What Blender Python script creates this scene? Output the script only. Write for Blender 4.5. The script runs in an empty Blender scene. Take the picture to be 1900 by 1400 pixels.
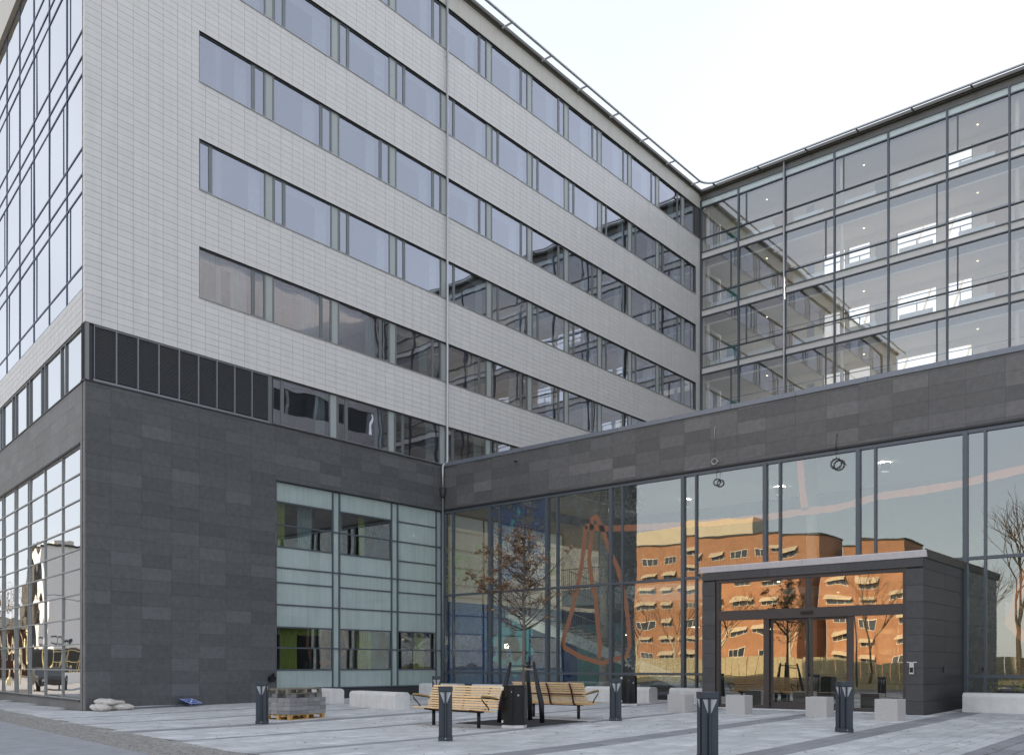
import bpy, math, random
from mathutils import Vector, Matrix
rnd = random.Random(7)
sc = bpy.context.scene
col = sc.collection
PI = math.pi
R = math.radians

# ---------------------------------------------------------------- camera
CX, CY, CZ = 30.29, -30.58, 1.52
cam_d = bpy.data.cameras.new('camera')
cam_d.sensor_width = 36.0
cam_d.lens = 1659.0 / 1900.0 * 36.0
cam_d.shift_y = (1234.0 - 700.0) / 1900.0
cam_d.clip_end = 2000.0
cam = bpy.data.objects.new('camera', cam_d)
col.objects.link(cam)
cam.location = (CX, CY, CZ)
cam.rotation_euler = (R(90), 0, R(40.32))
sc.camera = cam

# ---------------------------------------------------------------- sky, sun, exposure
SUN_EL, SUN_AZ = 24.0, -6.0
w = bpy.data.worlds.new('World')
sc.world = w
w.use_nodes = True
wn, wl = w.node_tree.nodes, w.node_tree.links
sky = wn.new('ShaderNodeTexSky')
sky.sky_type = 'NISHITA'
sky.sun_disc = False
sky.sun_elevation = R(SUN_EL)
sky.sun_rotation = R(SUN_AZ)
sky.air_density = 1.3
sky.dust_density = 0.4
sky.ozone_density = 1.0
hsv = wn.new('ShaderNodeHueSaturation')
hsv.inputs['Saturation'].default_value = 0.5
wl.new(sky.outputs[0], hsv.inputs['Color'])
tcw = wn.new('ShaderNodeTexCoord')
cl = wn.new('ShaderNodeTexNoise')
cl.inputs['Scale'].default_value = 2.2
cl.inputs['Detail'].default_value = 4
wl.new(tcw.outputs['Generated'], cl.inputs['Vector'])
crmp = wn.new('ShaderNodeMapRange')
crmp.inputs['From Min'].default_value = 0.35
crmp.inputs['From Max'].default_value = 0.75
crmp.inputs['To Min'].default_value = 0.45
crmp.inputs['To Max'].default_value = 0.9
wl.new(cl.outputs['Fac'], crmp.inputs['Value'])
cmix = wn.new('ShaderNodeMix')
cmix.data_type = 'RGBA'
wl.new(crmp.outputs[0], cmix.inputs['Factor'])
wl.new(hsv.outputs[0], cmix.inputs['A'])
cmix.inputs['B'].default_value = (5.5, 5.85, 6.6, 1)      # thin high veil of cloud
wl.new(cmix.outputs['Result'], wn['Background'].inputs['Color'])
wn['Background'].inputs['Strength'].default_value = .11

sd = bpy.data.lights.new('sun', 'SUN')
sd.energy = 5.0
sd.angle = R(0.5)
sd.color = (1.0, 0.80, 0.56)
so = bpy.data.objects.new('sun', sd)
col.objects.link(so)
ce = math.cos(R(SUN_EL))
sun_dir = Vector((math.sin(R(SUN_AZ)) * ce, math.cos(R(SUN_AZ)) * ce, math.sin(R(SUN_EL))))
so.rotation_euler = sun_dir.to_track_quat('Z', 'Y').to_euler()

sc.view_settings.view_transform = 'Standard'
sc.view_settings.look = 'None'
sc.view_settings.exposure = 0.78
sc.view_settings.gamma = 1.0
sc.view_settings.use_curve_mapping = False
sc.cycles.max_bounces = 8
sc.cycles.diffuse_bounces = 4
sc.cycles.glossy_bounces = 4
sc.cycles.transparent_max_bounces = 16
sc.cycles.transmission_bounces = 4
sc.cycles.sample_clamp_indirect = 4.0
sc.cycles.caustics_reflective = False
sc.cycles.caustics_refractive = False

# ---------------------------------------------------------------- materials
def base_mat(name):
    m = bpy.data.materials.new(name)
    m.use_nodes = True
    nt = m.node_tree
    return m, nt, nt.nodes['Principled BSDF'], nt.nodes.new, nt.links.new

def mat(name, color, rough=0.6, metal=0.0, var=0.12, scale=6.0, bump=0.0, bscale=40.0, tint=None, spec=0.5, streak=0.0, obj_var=0.0):
    """principled with cloudy colour variation, fine relief and optional rain streaks"""
    m, nt, p, N, L = base_mat(name)
    geo = N('ShaderNodeNewGeometry')
    no = N('ShaderNodeTexNoise')
    no.inputs['Scale'].default_value = scale
    no.inputs['Detail'].default_value = 6
    no.inputs['Roughness'].default_value = 0.65
    L(geo.outputs['Position'], no.inputs['Vector'])
    mr = N('ShaderNodeMapRange')
    mr.inputs['From Min'].default_value = 0.3
    mr.inputs['From Max'].default_value = 0.7
    mr.inputs['To Min'].default_value = 1 - var
    mr.inputs['To Max'].default_value = 1 + var
    L(no.outputs['Fac'], mr.inputs['Value'])
    mul = N('ShaderNodeVectorMath')
    mul.operation = 'SCALE'
    mul.inputs[0].default_value = color[:3]
    L(mr.outputs[0], mul.inputs['Scale'])
    out = mul.outputs[0]
    if streak:
        mp = N('ShaderNodeMapping')
        mp.inputs['Scale'].default_value = (5, 5, 0.25)
        L(geo.outputs['Position'], mp.inputs['Vector'])
        sn = N('ShaderNodeTexNoise')
        sn.inputs['Scale'].default_value = 1.5
        sn.inputs['Detail'].default_value = 5
        L(mp.outputs[0], sn.inputs['Vector'])
        r2 = N('ShaderNodeMapRange')
        r2.inputs['From Min'].default_value = 0.45
        r2.inputs['From Max'].default_value = 0.75
        r2.inputs['To Min'].default_value = 1.0
        r2.inputs['To Max'].default_value = 1 - streak
        L(sn.outputs['Fac'], r2.inputs['Value'])
        m2 = N('ShaderNodeVectorMath')
        m2.operation = 'SCALE'
        L(out, m2.inputs[0])
        L(r2.outputs[0], m2.inputs['Scale'])
        out = m2.outputs[0]
    if obj_var:
        oi = N('ShaderNodeObjectInfo')
        r3 = N('ShaderNodeMapRange')
        r3.inputs['To Min'].default_value = 1 - obj_var
        r3.inputs['To Max'].default_value = 1 + obj_var
        L(oi.outputs['Random'], r3.inputs['Value'])
        m3 = N('ShaderNodeVectorMath')
        m3.operation = 'SCALE'
        L(out, m3.inputs[0])
        L(r3.outputs[0], m3.inputs['Scale'])
        out = m3.outputs[0]
    L(out, p.inputs['Base Color'])
    p.inputs['Roughness'].default_value = rough
    p.inputs['Metallic'].default_value = metal
    p.inputs['Specular IOR Level'].default_value = spec
    if bump:
        bn = N('ShaderNodeTexNoise')
        bn.inputs['Scale'].default_value = bscale
        bn.inputs['Detail'].default_value = 5
        L(geo.outputs['Position'], bn.inputs['Vector'])
        bp = N('ShaderNodeBump')
        bp.inputs['Strength'].default_value = 1.0
        bp.inputs['Distance'].default_value = bump
        L(bn.outputs['Fac'], bp.inputs['Height'])
        L(bp.outputs[0], p.inputs['Normal'])
    return m

def tile_mat(name, color, origin, u, cell, tone, rough, var=0.06, scale=8.0, bump=0.0, bscale=60.0, spec=0.5, warm=0.0, streak=0.0, usescale=True):
    """clay or stone slabs: each cell of the wall's own joint grid has its own batch tone (colour of the thing itself)"""
    m, nt, p, N, L = base_mat(name)
    geo = N('ShaderNodeNewGeometry')
    sub = N('ShaderNodeVectorMath')
    sub.operation = 'SUBTRACT'
    sub.inputs[1].default_value = origin
    L(geo.outputs['Position'], sub.inputs[0])
    d = N('ShaderNodeVectorMath')
    d.operation = 'DOT_PRODUCT'
    d.inputs[1].default_value = u
    L(sub.outputs[0], d.inputs[0])
    sx = N('ShaderNodeSeparateXYZ')
    L(sub.outputs[0], sx.inputs[0])
    def flo(sock, size):
        a = N('ShaderNodeMath')
        a.operation = 'DIVIDE'
        L(sock, a.inputs[0])
        a.inputs[1].default_value = size
        b = N('ShaderNodeMath')
        b.operation = 'FLOOR'
        L(a.outputs[0], b.inputs[0])
        return b.outputs[0]
    cb = N('ShaderNodeCombineXYZ')
    L(flo(d.outputs['Value'], cell[0]), cb.inputs[0])
    if len(cell) == 3:      # lying surface: second axis is a direction too
        d2 = N('ShaderNodeVectorMath')
        d2.operation = 'DOT_PRODUCT'
        d2.inputs[1].default_value = cell[2]
        L(sub.outputs[0], d2.inputs[0])
        L(flo(d2.outputs['Value'], cell[1]), cb.inputs[1])
    else:
        L(flo(sx.outputs['Z'], cell[1]), cb.inputs[1])
    wh = N('ShaderNodeTexWhiteNoise')
    wh.noise_dimensions = '3D'
    L(cb.outputs[0], wh.inputs['Vector'])
    cr = N('ShaderNodeValToRGB')
    cr.color_ramp.elements[0].position = 0.0
    cr.color_ramp.elements[0].color = (1 - tone, 1 - tone, 1 - tone, 1)
    cr.color_ramp.elements[1].position = 1.0
    t2 = 1 + tone * 1.5
    cr.color_ramp.elements[1].color = (t2, t2 * (1 - warm), t2 * (1 - warm), 1)
    e = cr.color_ramp.elements.new(0.8)
    e.color = (1 + tone * .25, 1 + tone * .25, 1 + tone * .25, 1)
    L(wh.outputs['Value'], cr.inputs[0])
    no = N('ShaderNodeTexNoise')
    no.inputs['Scale'].default_value = scale
    no.inputs['Detail'].default_value = 8
    no.inputs['Roughness'].default_value = 0.7
    L(geo.outputs['Position'], no.inputs['Vector'])
    mr = N('ShaderNodeMapRange')
    mr.inputs['From Min'].default_value = 0.3
    mr.inputs['From Max'].default_value = 0.7
    mr.inputs['To Min'].default_value = 1 - var
    mr.inputs['To Max'].default_value = 1 + var
    L(no.outputs['Fac'], mr.inputs['Value'])
    a = N('ShaderNodeVectorMath')
    a.operation = 'MULTIPLY'
    a.inputs[0].default_value = color[:3]
    L(cr.outputs[0], a.inputs[1])
    b = N('ShaderNodeVectorMath')
    b.operation = 'SCALE'
    L(a.outputs[0], b.inputs[0])
    L(mr.outputs[0], b.inputs['Scale'])
    out = b.outputs[0]
    if len(cell) == 3:      # wear: big damp patches and small spots of dirt
        for sc_i, lo_, hi_, amt in ((.35, .50, .72, .16), (3.2, .62, .70, .30)):
            bn2 = N('ShaderNodeTexNoise')
            bn2.inputs['Scale'].default_value = sc_i
            bn2.inputs['Detail'].default_value = 7
            bn2.inputs['Roughness'].default_value = .6
            L(geo.outputs['Position'], bn2.inputs['Vector'])
            rb = N('ShaderNodeMapRange')
            rb.inputs['From Min'].default_value = lo_
            rb.inputs['From Max'].default_value = hi_
            rb.inputs['To Min'].default_value = 1.0
            rb.inputs['To Max'].default_value = 1 - amt
            L(bn2.outputs['Fac'], rb.inputs['Value'])
            mb2 = N('ShaderNodeVectorMath')
            mb2.operation = 'SCALE'
            L(out, mb2.inputs[0])
            L(rb.outputs[0], mb2.inputs['Scale'])
            out = mb2.outputs[0]
    if streak:
        mp = N('ShaderNodeMapping')
        mp.inputs['Scale'].default_value = (2.5, 2.5, 0.12)
        L(geo.outputs['Position'], mp.inputs['Vector'])
        sn = N('ShaderNodeTexNoise')
        sn.inputs['Scale'].default_value = 1.5
        sn.inputs['Detail'].default_value = 5
        L(mp.outputs[0], sn.inputs['Vector'])
        r2 = N('ShaderNodeMapRange')
        r2.inputs['From Min'].default_value = 0.45
        r2.inputs['From Max'].default_value = 0.75
        r2.inputs['To Min'].default_value = 1.0
        r2.inputs['To Max'].default_value = 1 - streak
        L(sn.outputs['Fac'], r2.inputs['Value'])
        m2 = N('ShaderNodeVectorMath')
        m2.operation = 'SCALE'
        L(out, m2.inputs[0])
        L(r2.outputs[0], m2.inputs['Scale'])
        out = m2.outputs[0]
    L(out, p.inputs['Base Color'])
    rr = N('ShaderNodeMapRange')
    rr.inputs['To Min'].default_value = rough - .08
    rr.inputs['To Max'].default_value = rough + .08
    L(wh.outputs['Value'], rr.inputs['Value'])
    L(rr.outputs[0], p.inputs['Roughness'])
    p.inputs['Specular IOR Level'].default_value = spec
    if bump:
        bn = N('ShaderNodeTexNoise')
        bn.inputs['Scale'].default_value = bscale
        bn.inputs['Detail'].default_value = 6
        L(geo.outputs['Position'], bn.inputs['Vector'])
        bp = N('ShaderNodeBump')
        bp.inputs['Distance'].default_value = bump
        L(bn.outputs['Fac'], bp.inputs['Height'])
        L(bp.outputs[0], p.inputs['Normal'])
    return m

def glass_mat(name, r0=0.2, tint=(.75, .82, .8), refl=(1, 1, 1), wave=0.010, wscale=0.55, rain=0.0):
    """coated window glass: mirror part by Schlick, rest passes tinted; slow waves of float glass in the reflection"""
    m = bpy.data.materials.new(name)
    m.use_nodes = True
    nt = m.node_tree
    nt.nodes.remove(nt.nodes['Principled BSDF'])
    N, L = nt.nodes.new, nt.links.new
    out = nt.nodes['Material Output']
    tr = N('ShaderNodeBsdfTransparent')
    tr.inputs[0].default_value = (*tint, 1)
    gl = N('ShaderNodeBsdfGlossy')
    gl.inputs['Color'].default_value = (*refl, 1)
    gl.inputs['Roughness'].default_value = 0.0
    lw = N('ShaderNodeLayerWeight')
    lw.inputs[0].default_value = 0.5
    pw = N('ShaderNodeMath')
    pw.operation = 'POWER'
    pw.inputs[1].default_value = 4.0
    L(lw.outputs['Facing'], pw.inputs[0])
    mr = N('ShaderNodeMapRange')
    mr.inputs['To Min'].default_value = r0
    mr.inputs['To Max'].default_value = 1.0
    L(pw.outputs[0], mr.inputs['Value'])
    oi = N('ShaderNodeObjectInfo')
    geo = N('ShaderNodeNewGeometry')
    ad = N('ShaderNodeVectorMath')
    ad.operation = 'SCALE'
    cb = N('ShaderNodeCombineXYZ')
    for i in range(3):
        L(oi.outputs['Random'], cb.inputs[i])
    L(cb.outputs[0], ad.inputs[0])
    ad.inputs['Scale'].default_value = 57.0
    sm = N('ShaderNodeVectorMath')
    L(geo.outputs['Position'], sm.inputs[0])
    L(ad.outputs[0], sm.inputs[1])
    no = N('ShaderNodeTexNoise')
    no.inputs['Scale'].default_value = wscale
    no.inputs['Detail'].default_value = 1.5
    L(sm.outputs[0], no.inputs['Vector'])
    bp = N('ShaderNodeBump')
    bp.inputs['Distance'].default_value = wave
    L(no.outputs['Fac'], bp.inputs['Height'])
    L(bp.outputs[0], gl.inputs['Normal'])
    mx = N('ShaderNodeMixShader')
    L(mr.outputs[0], mx.inputs[0])
    L(tr.outputs[0], mx.inputs[1])
    L(gl.outputs[0], mx.inputs[2])
    L(mx.outputs[0], out.inputs['Surface'])
    return m

def film_mat(name, color, scale, lo, hi, alpha=1.0, rough=.5):
    """printed vinyl film inside the glass: coloured flecks with clear gaps"""
    m, nt, p, N, L = base_mat(name)
    p.inputs['Base Color'].default_value = (*color, 1)
    p.inputs['Roughness'].default_value = rough
    geo = N('ShaderNodeNewGeometry')
    no = N('ShaderNodeTexVoronoi')
    no.inputs['Scale'].default_value = scale
    L(geo.outputs['Position'], no.inputs['Vector'])
    n2 = N('ShaderNodeTexNoise')
    n2.inputs['Scale'].default_value = scale * .16
    n2.inputs['Detail'].default_value = 3
    L(geo.outputs['Position'], n2.inputs['Vector'])
    sb = N('ShaderNodeMath')
    sb.operation = 'SUBTRACT'
    L(n2.outputs['Fac'], sb.inputs[0])
    ml = N('ShaderNodeMath')
    ml.operation = 'MULTIPLY'
    ml.inputs[1].default_value = 0.45
    L(no.outputs['Distance'], ml.inputs[0])
    L(ml.outputs[0], sb.inputs[1])
    mr = N('ShaderNodeMapRange')
    mr.inputs['From Min'].default_value = lo
    mr.inputs['From Max'].default_value = hi
    mr.inputs['To Max'].default_value = alpha
    L(sb.outputs[0], mr.inputs['Value'])
    L(mr.outputs[0], p.inputs['Alpha'])
    return m

def lamp_mat(name, color, strength):
    m, nt, p, N, L = base_mat(name)
    p.inputs['Base Color'].default_value = (*color, 1)
    p.inputs['Emission Color'].default_value = (*color, 1)
    p.inputs['Emission Strength'].default_value = strength
    return m

CDIR = (-.987, .160)
CN = (-.160, -.987)
M = {}
M['tile_a'] = tile_mat('glazed white clay tile', (.89, .88, .865), (0, -17, 13.05), (0, 1, 0), (.5553, 4 / 17), .022, .38, var=.02, scale=3, streak=.06)
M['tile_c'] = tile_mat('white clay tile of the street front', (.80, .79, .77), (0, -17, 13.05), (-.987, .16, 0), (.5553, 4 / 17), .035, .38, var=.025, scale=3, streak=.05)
M['stone_a'] = tile_mat('dark slate slab', (.128, .134, .138), (0, -16.12, -.045), (0, 1, 0), (1.105, .4576), .15, .55, var=.18, scale=5, bump=.002, bscale=35, warm=.0)
M['stone_b'] = tile_mat('slate slab of the entrance hall', (.170, .166, .165), (0.9, 0, -.045), (1, 0, 0), (1.105, .4576), .24, .55, var=.18, scale=5, bump=.002, bscale=35, warm=.03)
M['stone_c_lit'] = tile_mat('slate slab brightened for the street front light', (.21, .205, .195), (0, -17, -.045), (-.987, .16, 0), (1.105, .4576), .12, .55, var=.15, scale=5, bump=.002, bscale=35)  # same slate, coloured lighter for the stronger light on this front
M['joint'] = mat('dark joint backing', (.13, .13, .135), .9, var=.05)
M['joint_d'] = mat('black joint backing', (.035, .035, .036), .9, var=.05)
M['frame'] = mat('grey anodised window frame', (.24, .26, .265), .42, metal=.35, var=.04)
M['frame_d'] = mat('dark blue grey curtain wall profile', (.13, .15, .175), .40, metal=.3, var=.05)
M['frame_l'] = mat('light grey shop window frame', (.42, .43, .42), .4, metal=.3, var=.05)
M['frame_c'] = mat('blue grey curtain wall profile', (.13, .17, .27), .40, metal=.2, var=.05)
M['frame_b'] = mat('brown grey entrance profile', (.085, .072, .070), .42, metal=.3, var=.05)
M['sill'] = mat('pale metal sill', (.42, .43, .44), .35, metal=.7, var=.05)
M['galv'] = mat('galvanised steel', (.62, .64, .66), .38, metal=.6, var=.10, scale=20)
M['coping'] = mat('grey blue coping sheet', (.24, .26, .30), .38, metal=.4, var=.05)
M['gutter'] = mat('dark roof edge sheet', (.17, .165, .15), .45, metal=.3, var=.08)
M['fascia'] = mat('cream fascia sheet', (.74, .72, .66), .45, var=.03, streak=.08)
M['infill'] = mat('pale grey green infill panel', (.50, .55, .54), .12, var=.03, spec=.7)
M['backglass'] = mat('back painted pale glass panel', (.50, .60, .58), .055, var=.05, scale=1.2, spec=.9, streak=.13)
M['louvre'] = mat('anthracite louvre blade', (.17, .18, .19), .45, metal=.3, var=.05)
M['louvre_f'] = mat('light grey louvre frame', (.31, .33, .36), .4, metal=.4, var=.04)
M['glass_a'] = glass_mat('bluish window glass', .42, (.62, .68, .68), (.87, .89, 1.0), .008, .5)
M['glass_b'] = glass_mat('grey entrance hall glass', .29, (.80, .86, .85), (.97, 1, .98), .007, .42)
M['glass_c'] = glass_mat('street front glass', .68, (.5, .55, .6), (1, 1, 1), .012, .5)
M['glass_e'] = glass_mat('clear upper wing glass', .30, (.95, .97, .96), (1, 1, 1), .005, .4)
M['glass_d'] = glass_mat('entrance door glass', .40, (.72, .76, .70), (1, .98, .92), .009, .45)
M['white_in'] = mat('white interior wall tinted with warm reflected light', (.86, .80, .68), .8, var=.03)  # warm tint puts the golden reflection on the wing glass into the colour
M['ceil'] = mat('pale ceiling board', (.88, .85, .80), .85, var=.03)
M['floor_in'] = mat('grey interior floor', (.45, .43, .40), .5, var=.08)
M['room'] = mat('room wall', (.34, .35, .33), .85, var=.10, scale=1.0)
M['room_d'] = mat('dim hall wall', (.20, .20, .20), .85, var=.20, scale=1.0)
M['void'] = mat('blue grey of the void reflection', (.30, .33, .42), .6, var=.1)  # tone imitates the bluish reflection over the ceiling void
M['blue'] = mat('blue painted wall', (.02, .09, .30), .6, var=.15)
M['curtain'] = mat('pale curtain cloth', (.46, .52, .53), .9, var=.12, scale=4)
M['green'] = mat('lime green curtain cloth', (.30, .36, .07), .9, var=.12, scale=5)
M['greenw'] = mat('grey teal curtain cloth', (.20, .30, .32), .9, var=.25, scale=9)
M['slabedge'] = mat('warm grey slab edge panel', (.84, .82, .79), .35, var=.04)
M['fasglass'] = mat('pale frosted roof strip glass', (.70, .80, .80), .12, var=.08, scale=2.0, spec=.8)
M['radiator'] = mat('white enamel radiator', (.82, .86, .86), .3, var=.02)
M['door_in'] = mat('beech veneer door', (.55, .40, .28), .5, var=.08)
M['teal'] = mat('teal notice panel', (.10, .34, .35), .6, var=.2, scale=3)
M['concrete'] = mat('pale cast concrete', (.80, .79, .76), .75, var=.07, scale=4, bump=.0015, bscale=60, streak=.10)
M['granite'] = mat('grey granite cube', (.56, .54, .52), .7, var=.16, scale=55, bump=.0015, bscale=90)
M['plinth'] = mat('dark plinth sheet', (.05, .052, .056), .5, var=.1)
M['bollard'] = mat('dark blue grey powder coat', (.045, .055, .07), .42, var=.10, scale=12)
M['lens'] = mat('milky lamp lens', (.48, .50, .51), .25, var=.03)
M['wood'] = mat('oiled pine slat', (.92, .66, .36), .5, var=.12, scale=14, obj_var=.10)
M['arm'] = mat('worn ochre wood armrest', (.42, .28, .12), .5, var=.15, scale=20)
M['steel_blk'] = mat('black painted steel', (.018, .02, .024), .35, metal=.2, var=.1)
M['strap'] = mat('dark red brown steel strap', (.07, .015, .012), .4, var=.1)
M['bin'] = mat('black gloss bin sheet', (.008, .009, .012), .16, var=.1)
M['bin_side'] = mat('dark grey bin sheet', (.035, .04, .05), .4, var=.1)
M['white'] = mat('white sticker', (.85, .85, .85), .4, var=.02)
M['bark'] = mat('grey brown oak bark', (.17, .15, .125), .9, var=.3, scale=30, bump=.006, bscale=50)
M['twig'] = mat('dark twig bark', (.085, .065, .055), .9, var=.2)
M['leaf'] = mat('withered brown oak leaf', (.21, .125, .07), .8, var=.35, scale=9)
M['leaf2'] = mat('dry tan oak leaf', (.30, .19, .115), .8, var=.35, scale=9)
M['rope'] = mat('pale tree tie webbing', (.48, .42, .30), .8, var=.1)
M['grate'] = mat('dark cast iron tree grate', (.04, .042, .045), .7, var=.4, scale=30, bump=.004, bscale=60)
M['pallet_old'] = mat('weathered grey pallet wood', (.24, .21, .16), .85, var=.25, scale=14)
M['pallet'] = mat('fresh orange pallet wood', (.60, .36, .12), .7, var=.15, scale=10)
M['paver_pk'] = mat('packed concrete paving block', (.30, .30, .30), .85, var=.12, scale=20, bump=.002, obj_var=.22)
M['bag'] = mat('off white woven sandbag', (.66, .62, .57), .9, var=.22, scale=9, bump=.025, bscale=9)
M['sign_blue'] = mat('blue sign sheet', (.02, .10, .50), .4, var=.05)
M['wire_w'] = mat('white loose cable', (.65, .64, .62), .5, var=.05)
M['wire_d'] = mat('dark loose cable', (.06, .06, .06), .5, var=.05)
M['alu'] = mat('light canopy flashing sheet', (.88, .82, .82), .35, metal=.2, var=.06)
M['stair'] = mat('pale painted stair stringer', (.88, .92, .90), .5, var=.05)
M['red_in'] = mat('brown red wall', (.12, .055, .035), .8, var=.2)
M['orange'] = mat('orange vinyl line', (.95, .30, .12), .6, var=.08)
M['film_g'] = film_mat('lilac grey fleck film', (.30, .32, .38), 16, .30, .34, .38)
M['film_b'] = film_mat('blue leaf film', (.02, .10, .34), 9, .20, .26, .8)
M['film_t'] = film_mat('teal flower film', (.08, .52, .54), 6, .12, .15, .97)
M['film_y'] = film_mat('yellow leaf film', (.62, .62, .18), 12, .30, .34, .9)
M['film_d'] = film_mat('dark leaf film', (.02, .025, .02), 7, .24, .28, .95)
M['asphalt'] = mat('grey street asphalt', (.34, .345, .36), .85, var=.16, scale=2.2, bump=.004, bscale=70)
M['cobble'] = mat('small worn cobbles', (.44, .42, .39), .85, var=.30, scale=7, bump=.004, bscale=30, obj_var=.15)
M['bed'] = mat('sand joint bed', (.09, .09, .09), .95, var=.15, scale=8)
M['paver'] = tile_mat('pale concrete paver', (.60, .60, .60), (10, -17, 0), (1, 0, 0), (.3333, .6667, (0, 1, 0)), .13, .8, var=.16, scale=3.0, bump=.0012, bscale=60)
M['paver_d'] = tile_mat('dark concrete paver', (.31, .31, .325), (10, -17, 0), (1, 0, 0), (.3333, .6667, (0, 1, 0)), .12, .8, var=.12, scale=3.0, bump=.0012, bscale=60)
M['grass'] = mat('dry winter grass', (.20, .17, .075), .95, var=.4, scale=.6, bump=.03, bscale=8)
M['brick'] = mat('orange red brickwork', (.42, .215, .115), .85, var=.14, scale=.8, obj_var=.0)
M['awning'] = mat('cream awning cloth', (.62, .52, .36), .8, var=.1)
M['beige'] = mat('cream metal penthouse', (.62, .55, .40), .6, var=.06, scale=.4)
M['pale_r'] = mat('pale render', (.62, .60, .55), .8, var=.08, scale=.5)
M['far_dark'] = mat('dark roofing', (.06, .06, .055), .8, var=.15)
M['far_glass'] = mat('far window glass', (.05, .06, .07), .06, var=.1, spec=.8)
M['far_frame'] = mat('white far window frame', (.80, .74, .62), .5, var=.05)
M['fence'] = mat('pale yellow board fence', (.42, .37, .23), .8, var=.2, scale=3)
M['birch'] = mat('pale birch bark', (.62, .55, .38), .8, var=.3, scale=5)
M['branch'] = mat('bare brown branch', (.12, .085, .05), .9, var=.2)
M['scaff'] = mat('tan scaffold tube', (.62, .50, .25), .5, var=.1)
M['cabin'] = mat('white site cabin sheet', (.80, .80, .80), .4, var=.03)
M['ink'] = mat('dark blue lettering', (.02, .025, .05), .5, var=.02)
M['car'] = mat('black car paint', (.012, .013, .016), .12, var=.05, spec=.8)
M['tyre'] = mat('black rubber', (.012, .012, .012), .8, var=.1)
M['carglass'] = mat('dark car glass', (.02, .025, .03), .05, var=.05, spec=.8)
M['lamp_on'] = lamp_mat('lit warm ceiling lamp', (1, .86, .55), 3.0)
M['lamp_fill'] = lamp_mat('added hall fill light', (1, .92, .78), 130.0)  # for the lamps added to brighten the hall interior
M['lamp_dim'] = lamp_mat('dim ceiling light strip', (1, .94, .84), 1.2)
M['lamp_hot'] = lamp_mat('bright white spot lamp', (1, .93, .70), 60.0)
M['cloth_d'] = mat('dark work clothes', (.02, .022, .03), .85, var=.2)
M['hivis'] = mat('yellow safety vest', (.45, .50, .05), .8, var=.1)
M['skin'] = mat('skin', (.50, .30, .22), .6, var=.05)
M['hair'] = mat('dark hair', (.03, .02, .015), .7, var=.1)
M['screen'] = mat('dark screen', (.02, .03, .03), .15, var=.1)

# ---------------------------------------------------------------- mesh helpers
class MB:
    def __init__(self):
        self.v, self.f, self.m = [], [], []
    def add(self, vs, fs, mi=0):
        b = len(self.v)
        self.v += [tuple(p) for p in vs]
        self.f += [tuple(b + i for i in f) for f in fs]
        self.m += [mi] * len(fs)
        return self
    def box(self, x0, x1, y0, y1, z0, z1, mi=0):
        vs = [(x0, y0, z0), (x1, y0, z0), (x1, y1, z0), (x0, y1, z0), (x0, y0, z1), (x1, y0, z1), (x1, y1, z1), (x0, y1, z1)]
        return self.add(vs, BOXF, mi)
    def quad(self, a, b, c, d, mi=0):
        return self.add([a, b, c, d], [(0, 1, 2, 3)], mi)
    def prism(self, pts, z0, z1, mi=0, cap=True):
        n = len(pts)
        vs = [(p[0], p[1], z0) for p in pts] + [(p[0], p[1], z1) for p in pts]
        fs = [(i, (i + 1) % n, n + (i + 1) % n, n + i) for i in range(n)]
        if cap:
            fs += [tuple(range(n - 1, -1, -1)), tuple(range(n, 2 * n))]
        return self.add(vs, fs, mi)
    def tube(self, path, r, n=8, mi=0, cap=True):
        path = [Vector(p) for p in path]
        rs = r if isinstance(r, (list, tuple)) else [r] * len(path)
        rings = []
        ref = None
        for i, p in enumerate(path):
            t = (path[min(i + 1, len(path) - 1)] - path[max(i - 1, 0)]).normalized()
            if ref is None:
                ref = Vector((0, 0, 1)) if abs(t.z) < .9 else Vector((1, 0, 0))
            a = t.cross(ref).normalized()
            b = t.cross(a).normalized()
            ref = -b if False else ref
            rings.append([p + (a * math.cos(2 * PI * k / n) + b * math.sin(2 * PI * k / n)) * rs[i] for k in range(n)])
        vs = [q for ring in rings for q in ring]
        fs = []
        for i in range(len(path) - 1):
            for k in range(n):
                k2 = (k + 1) % n
                fs.append((i * n + k, i * n + k2, (i + 1) * n + k2, (i + 1) * n + k))
        if cap:
            fs.append(tuple(range(n - 1, -1, -1)))
            e = (len(path) - 1) * n
            fs.append(tuple(range(e, e + n)))
        return self.add(vs, fs, mi)
    def build(self, name, mats, parent=None, smooth=False, loc=None, rotz=None, kind=None, bevel=0.0):
        me = bpy.data.meshes.new(name)
        me.from_pydata(self.v, [], self.f)
        if not isinstance(mats, (list, tuple)):
            mats = [mats]
        for m_ in mats:
            me.materials.append(M[m_] if isinstance(m_, str) else m_)
        if len(mats) > 1:
            me.polygons.foreach_set('material_index', self.m)
        if smooth:
            me.polygons.foreach_set('use_smooth', [True] * len(me.polygons))
        me.update()
        o = bpy.data.objects.new(name, me)
        col.objects.link(o)
        if parent:
            o.parent = parent
        if loc:
            o.location = loc
        if rotz:
            o.rotation_euler = (0, 0, rotz)
        if kind:
            o['kind'] = kind
        if bevel:
            bv = o.modifiers.new('bevel', 'BEVEL')
            bv.width = bevel
            bv.segments = 2
            bv.limit_method = 'ANGLE'
            bv.angle_limit = R(40)
        return o
BOXF = [(0, 3, 2, 1), (4, 5, 6, 7), (0, 1, 5, 4), (1, 2, 6, 5), (2, 3, 7, 6), (3, 0, 4, 7)]

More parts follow.
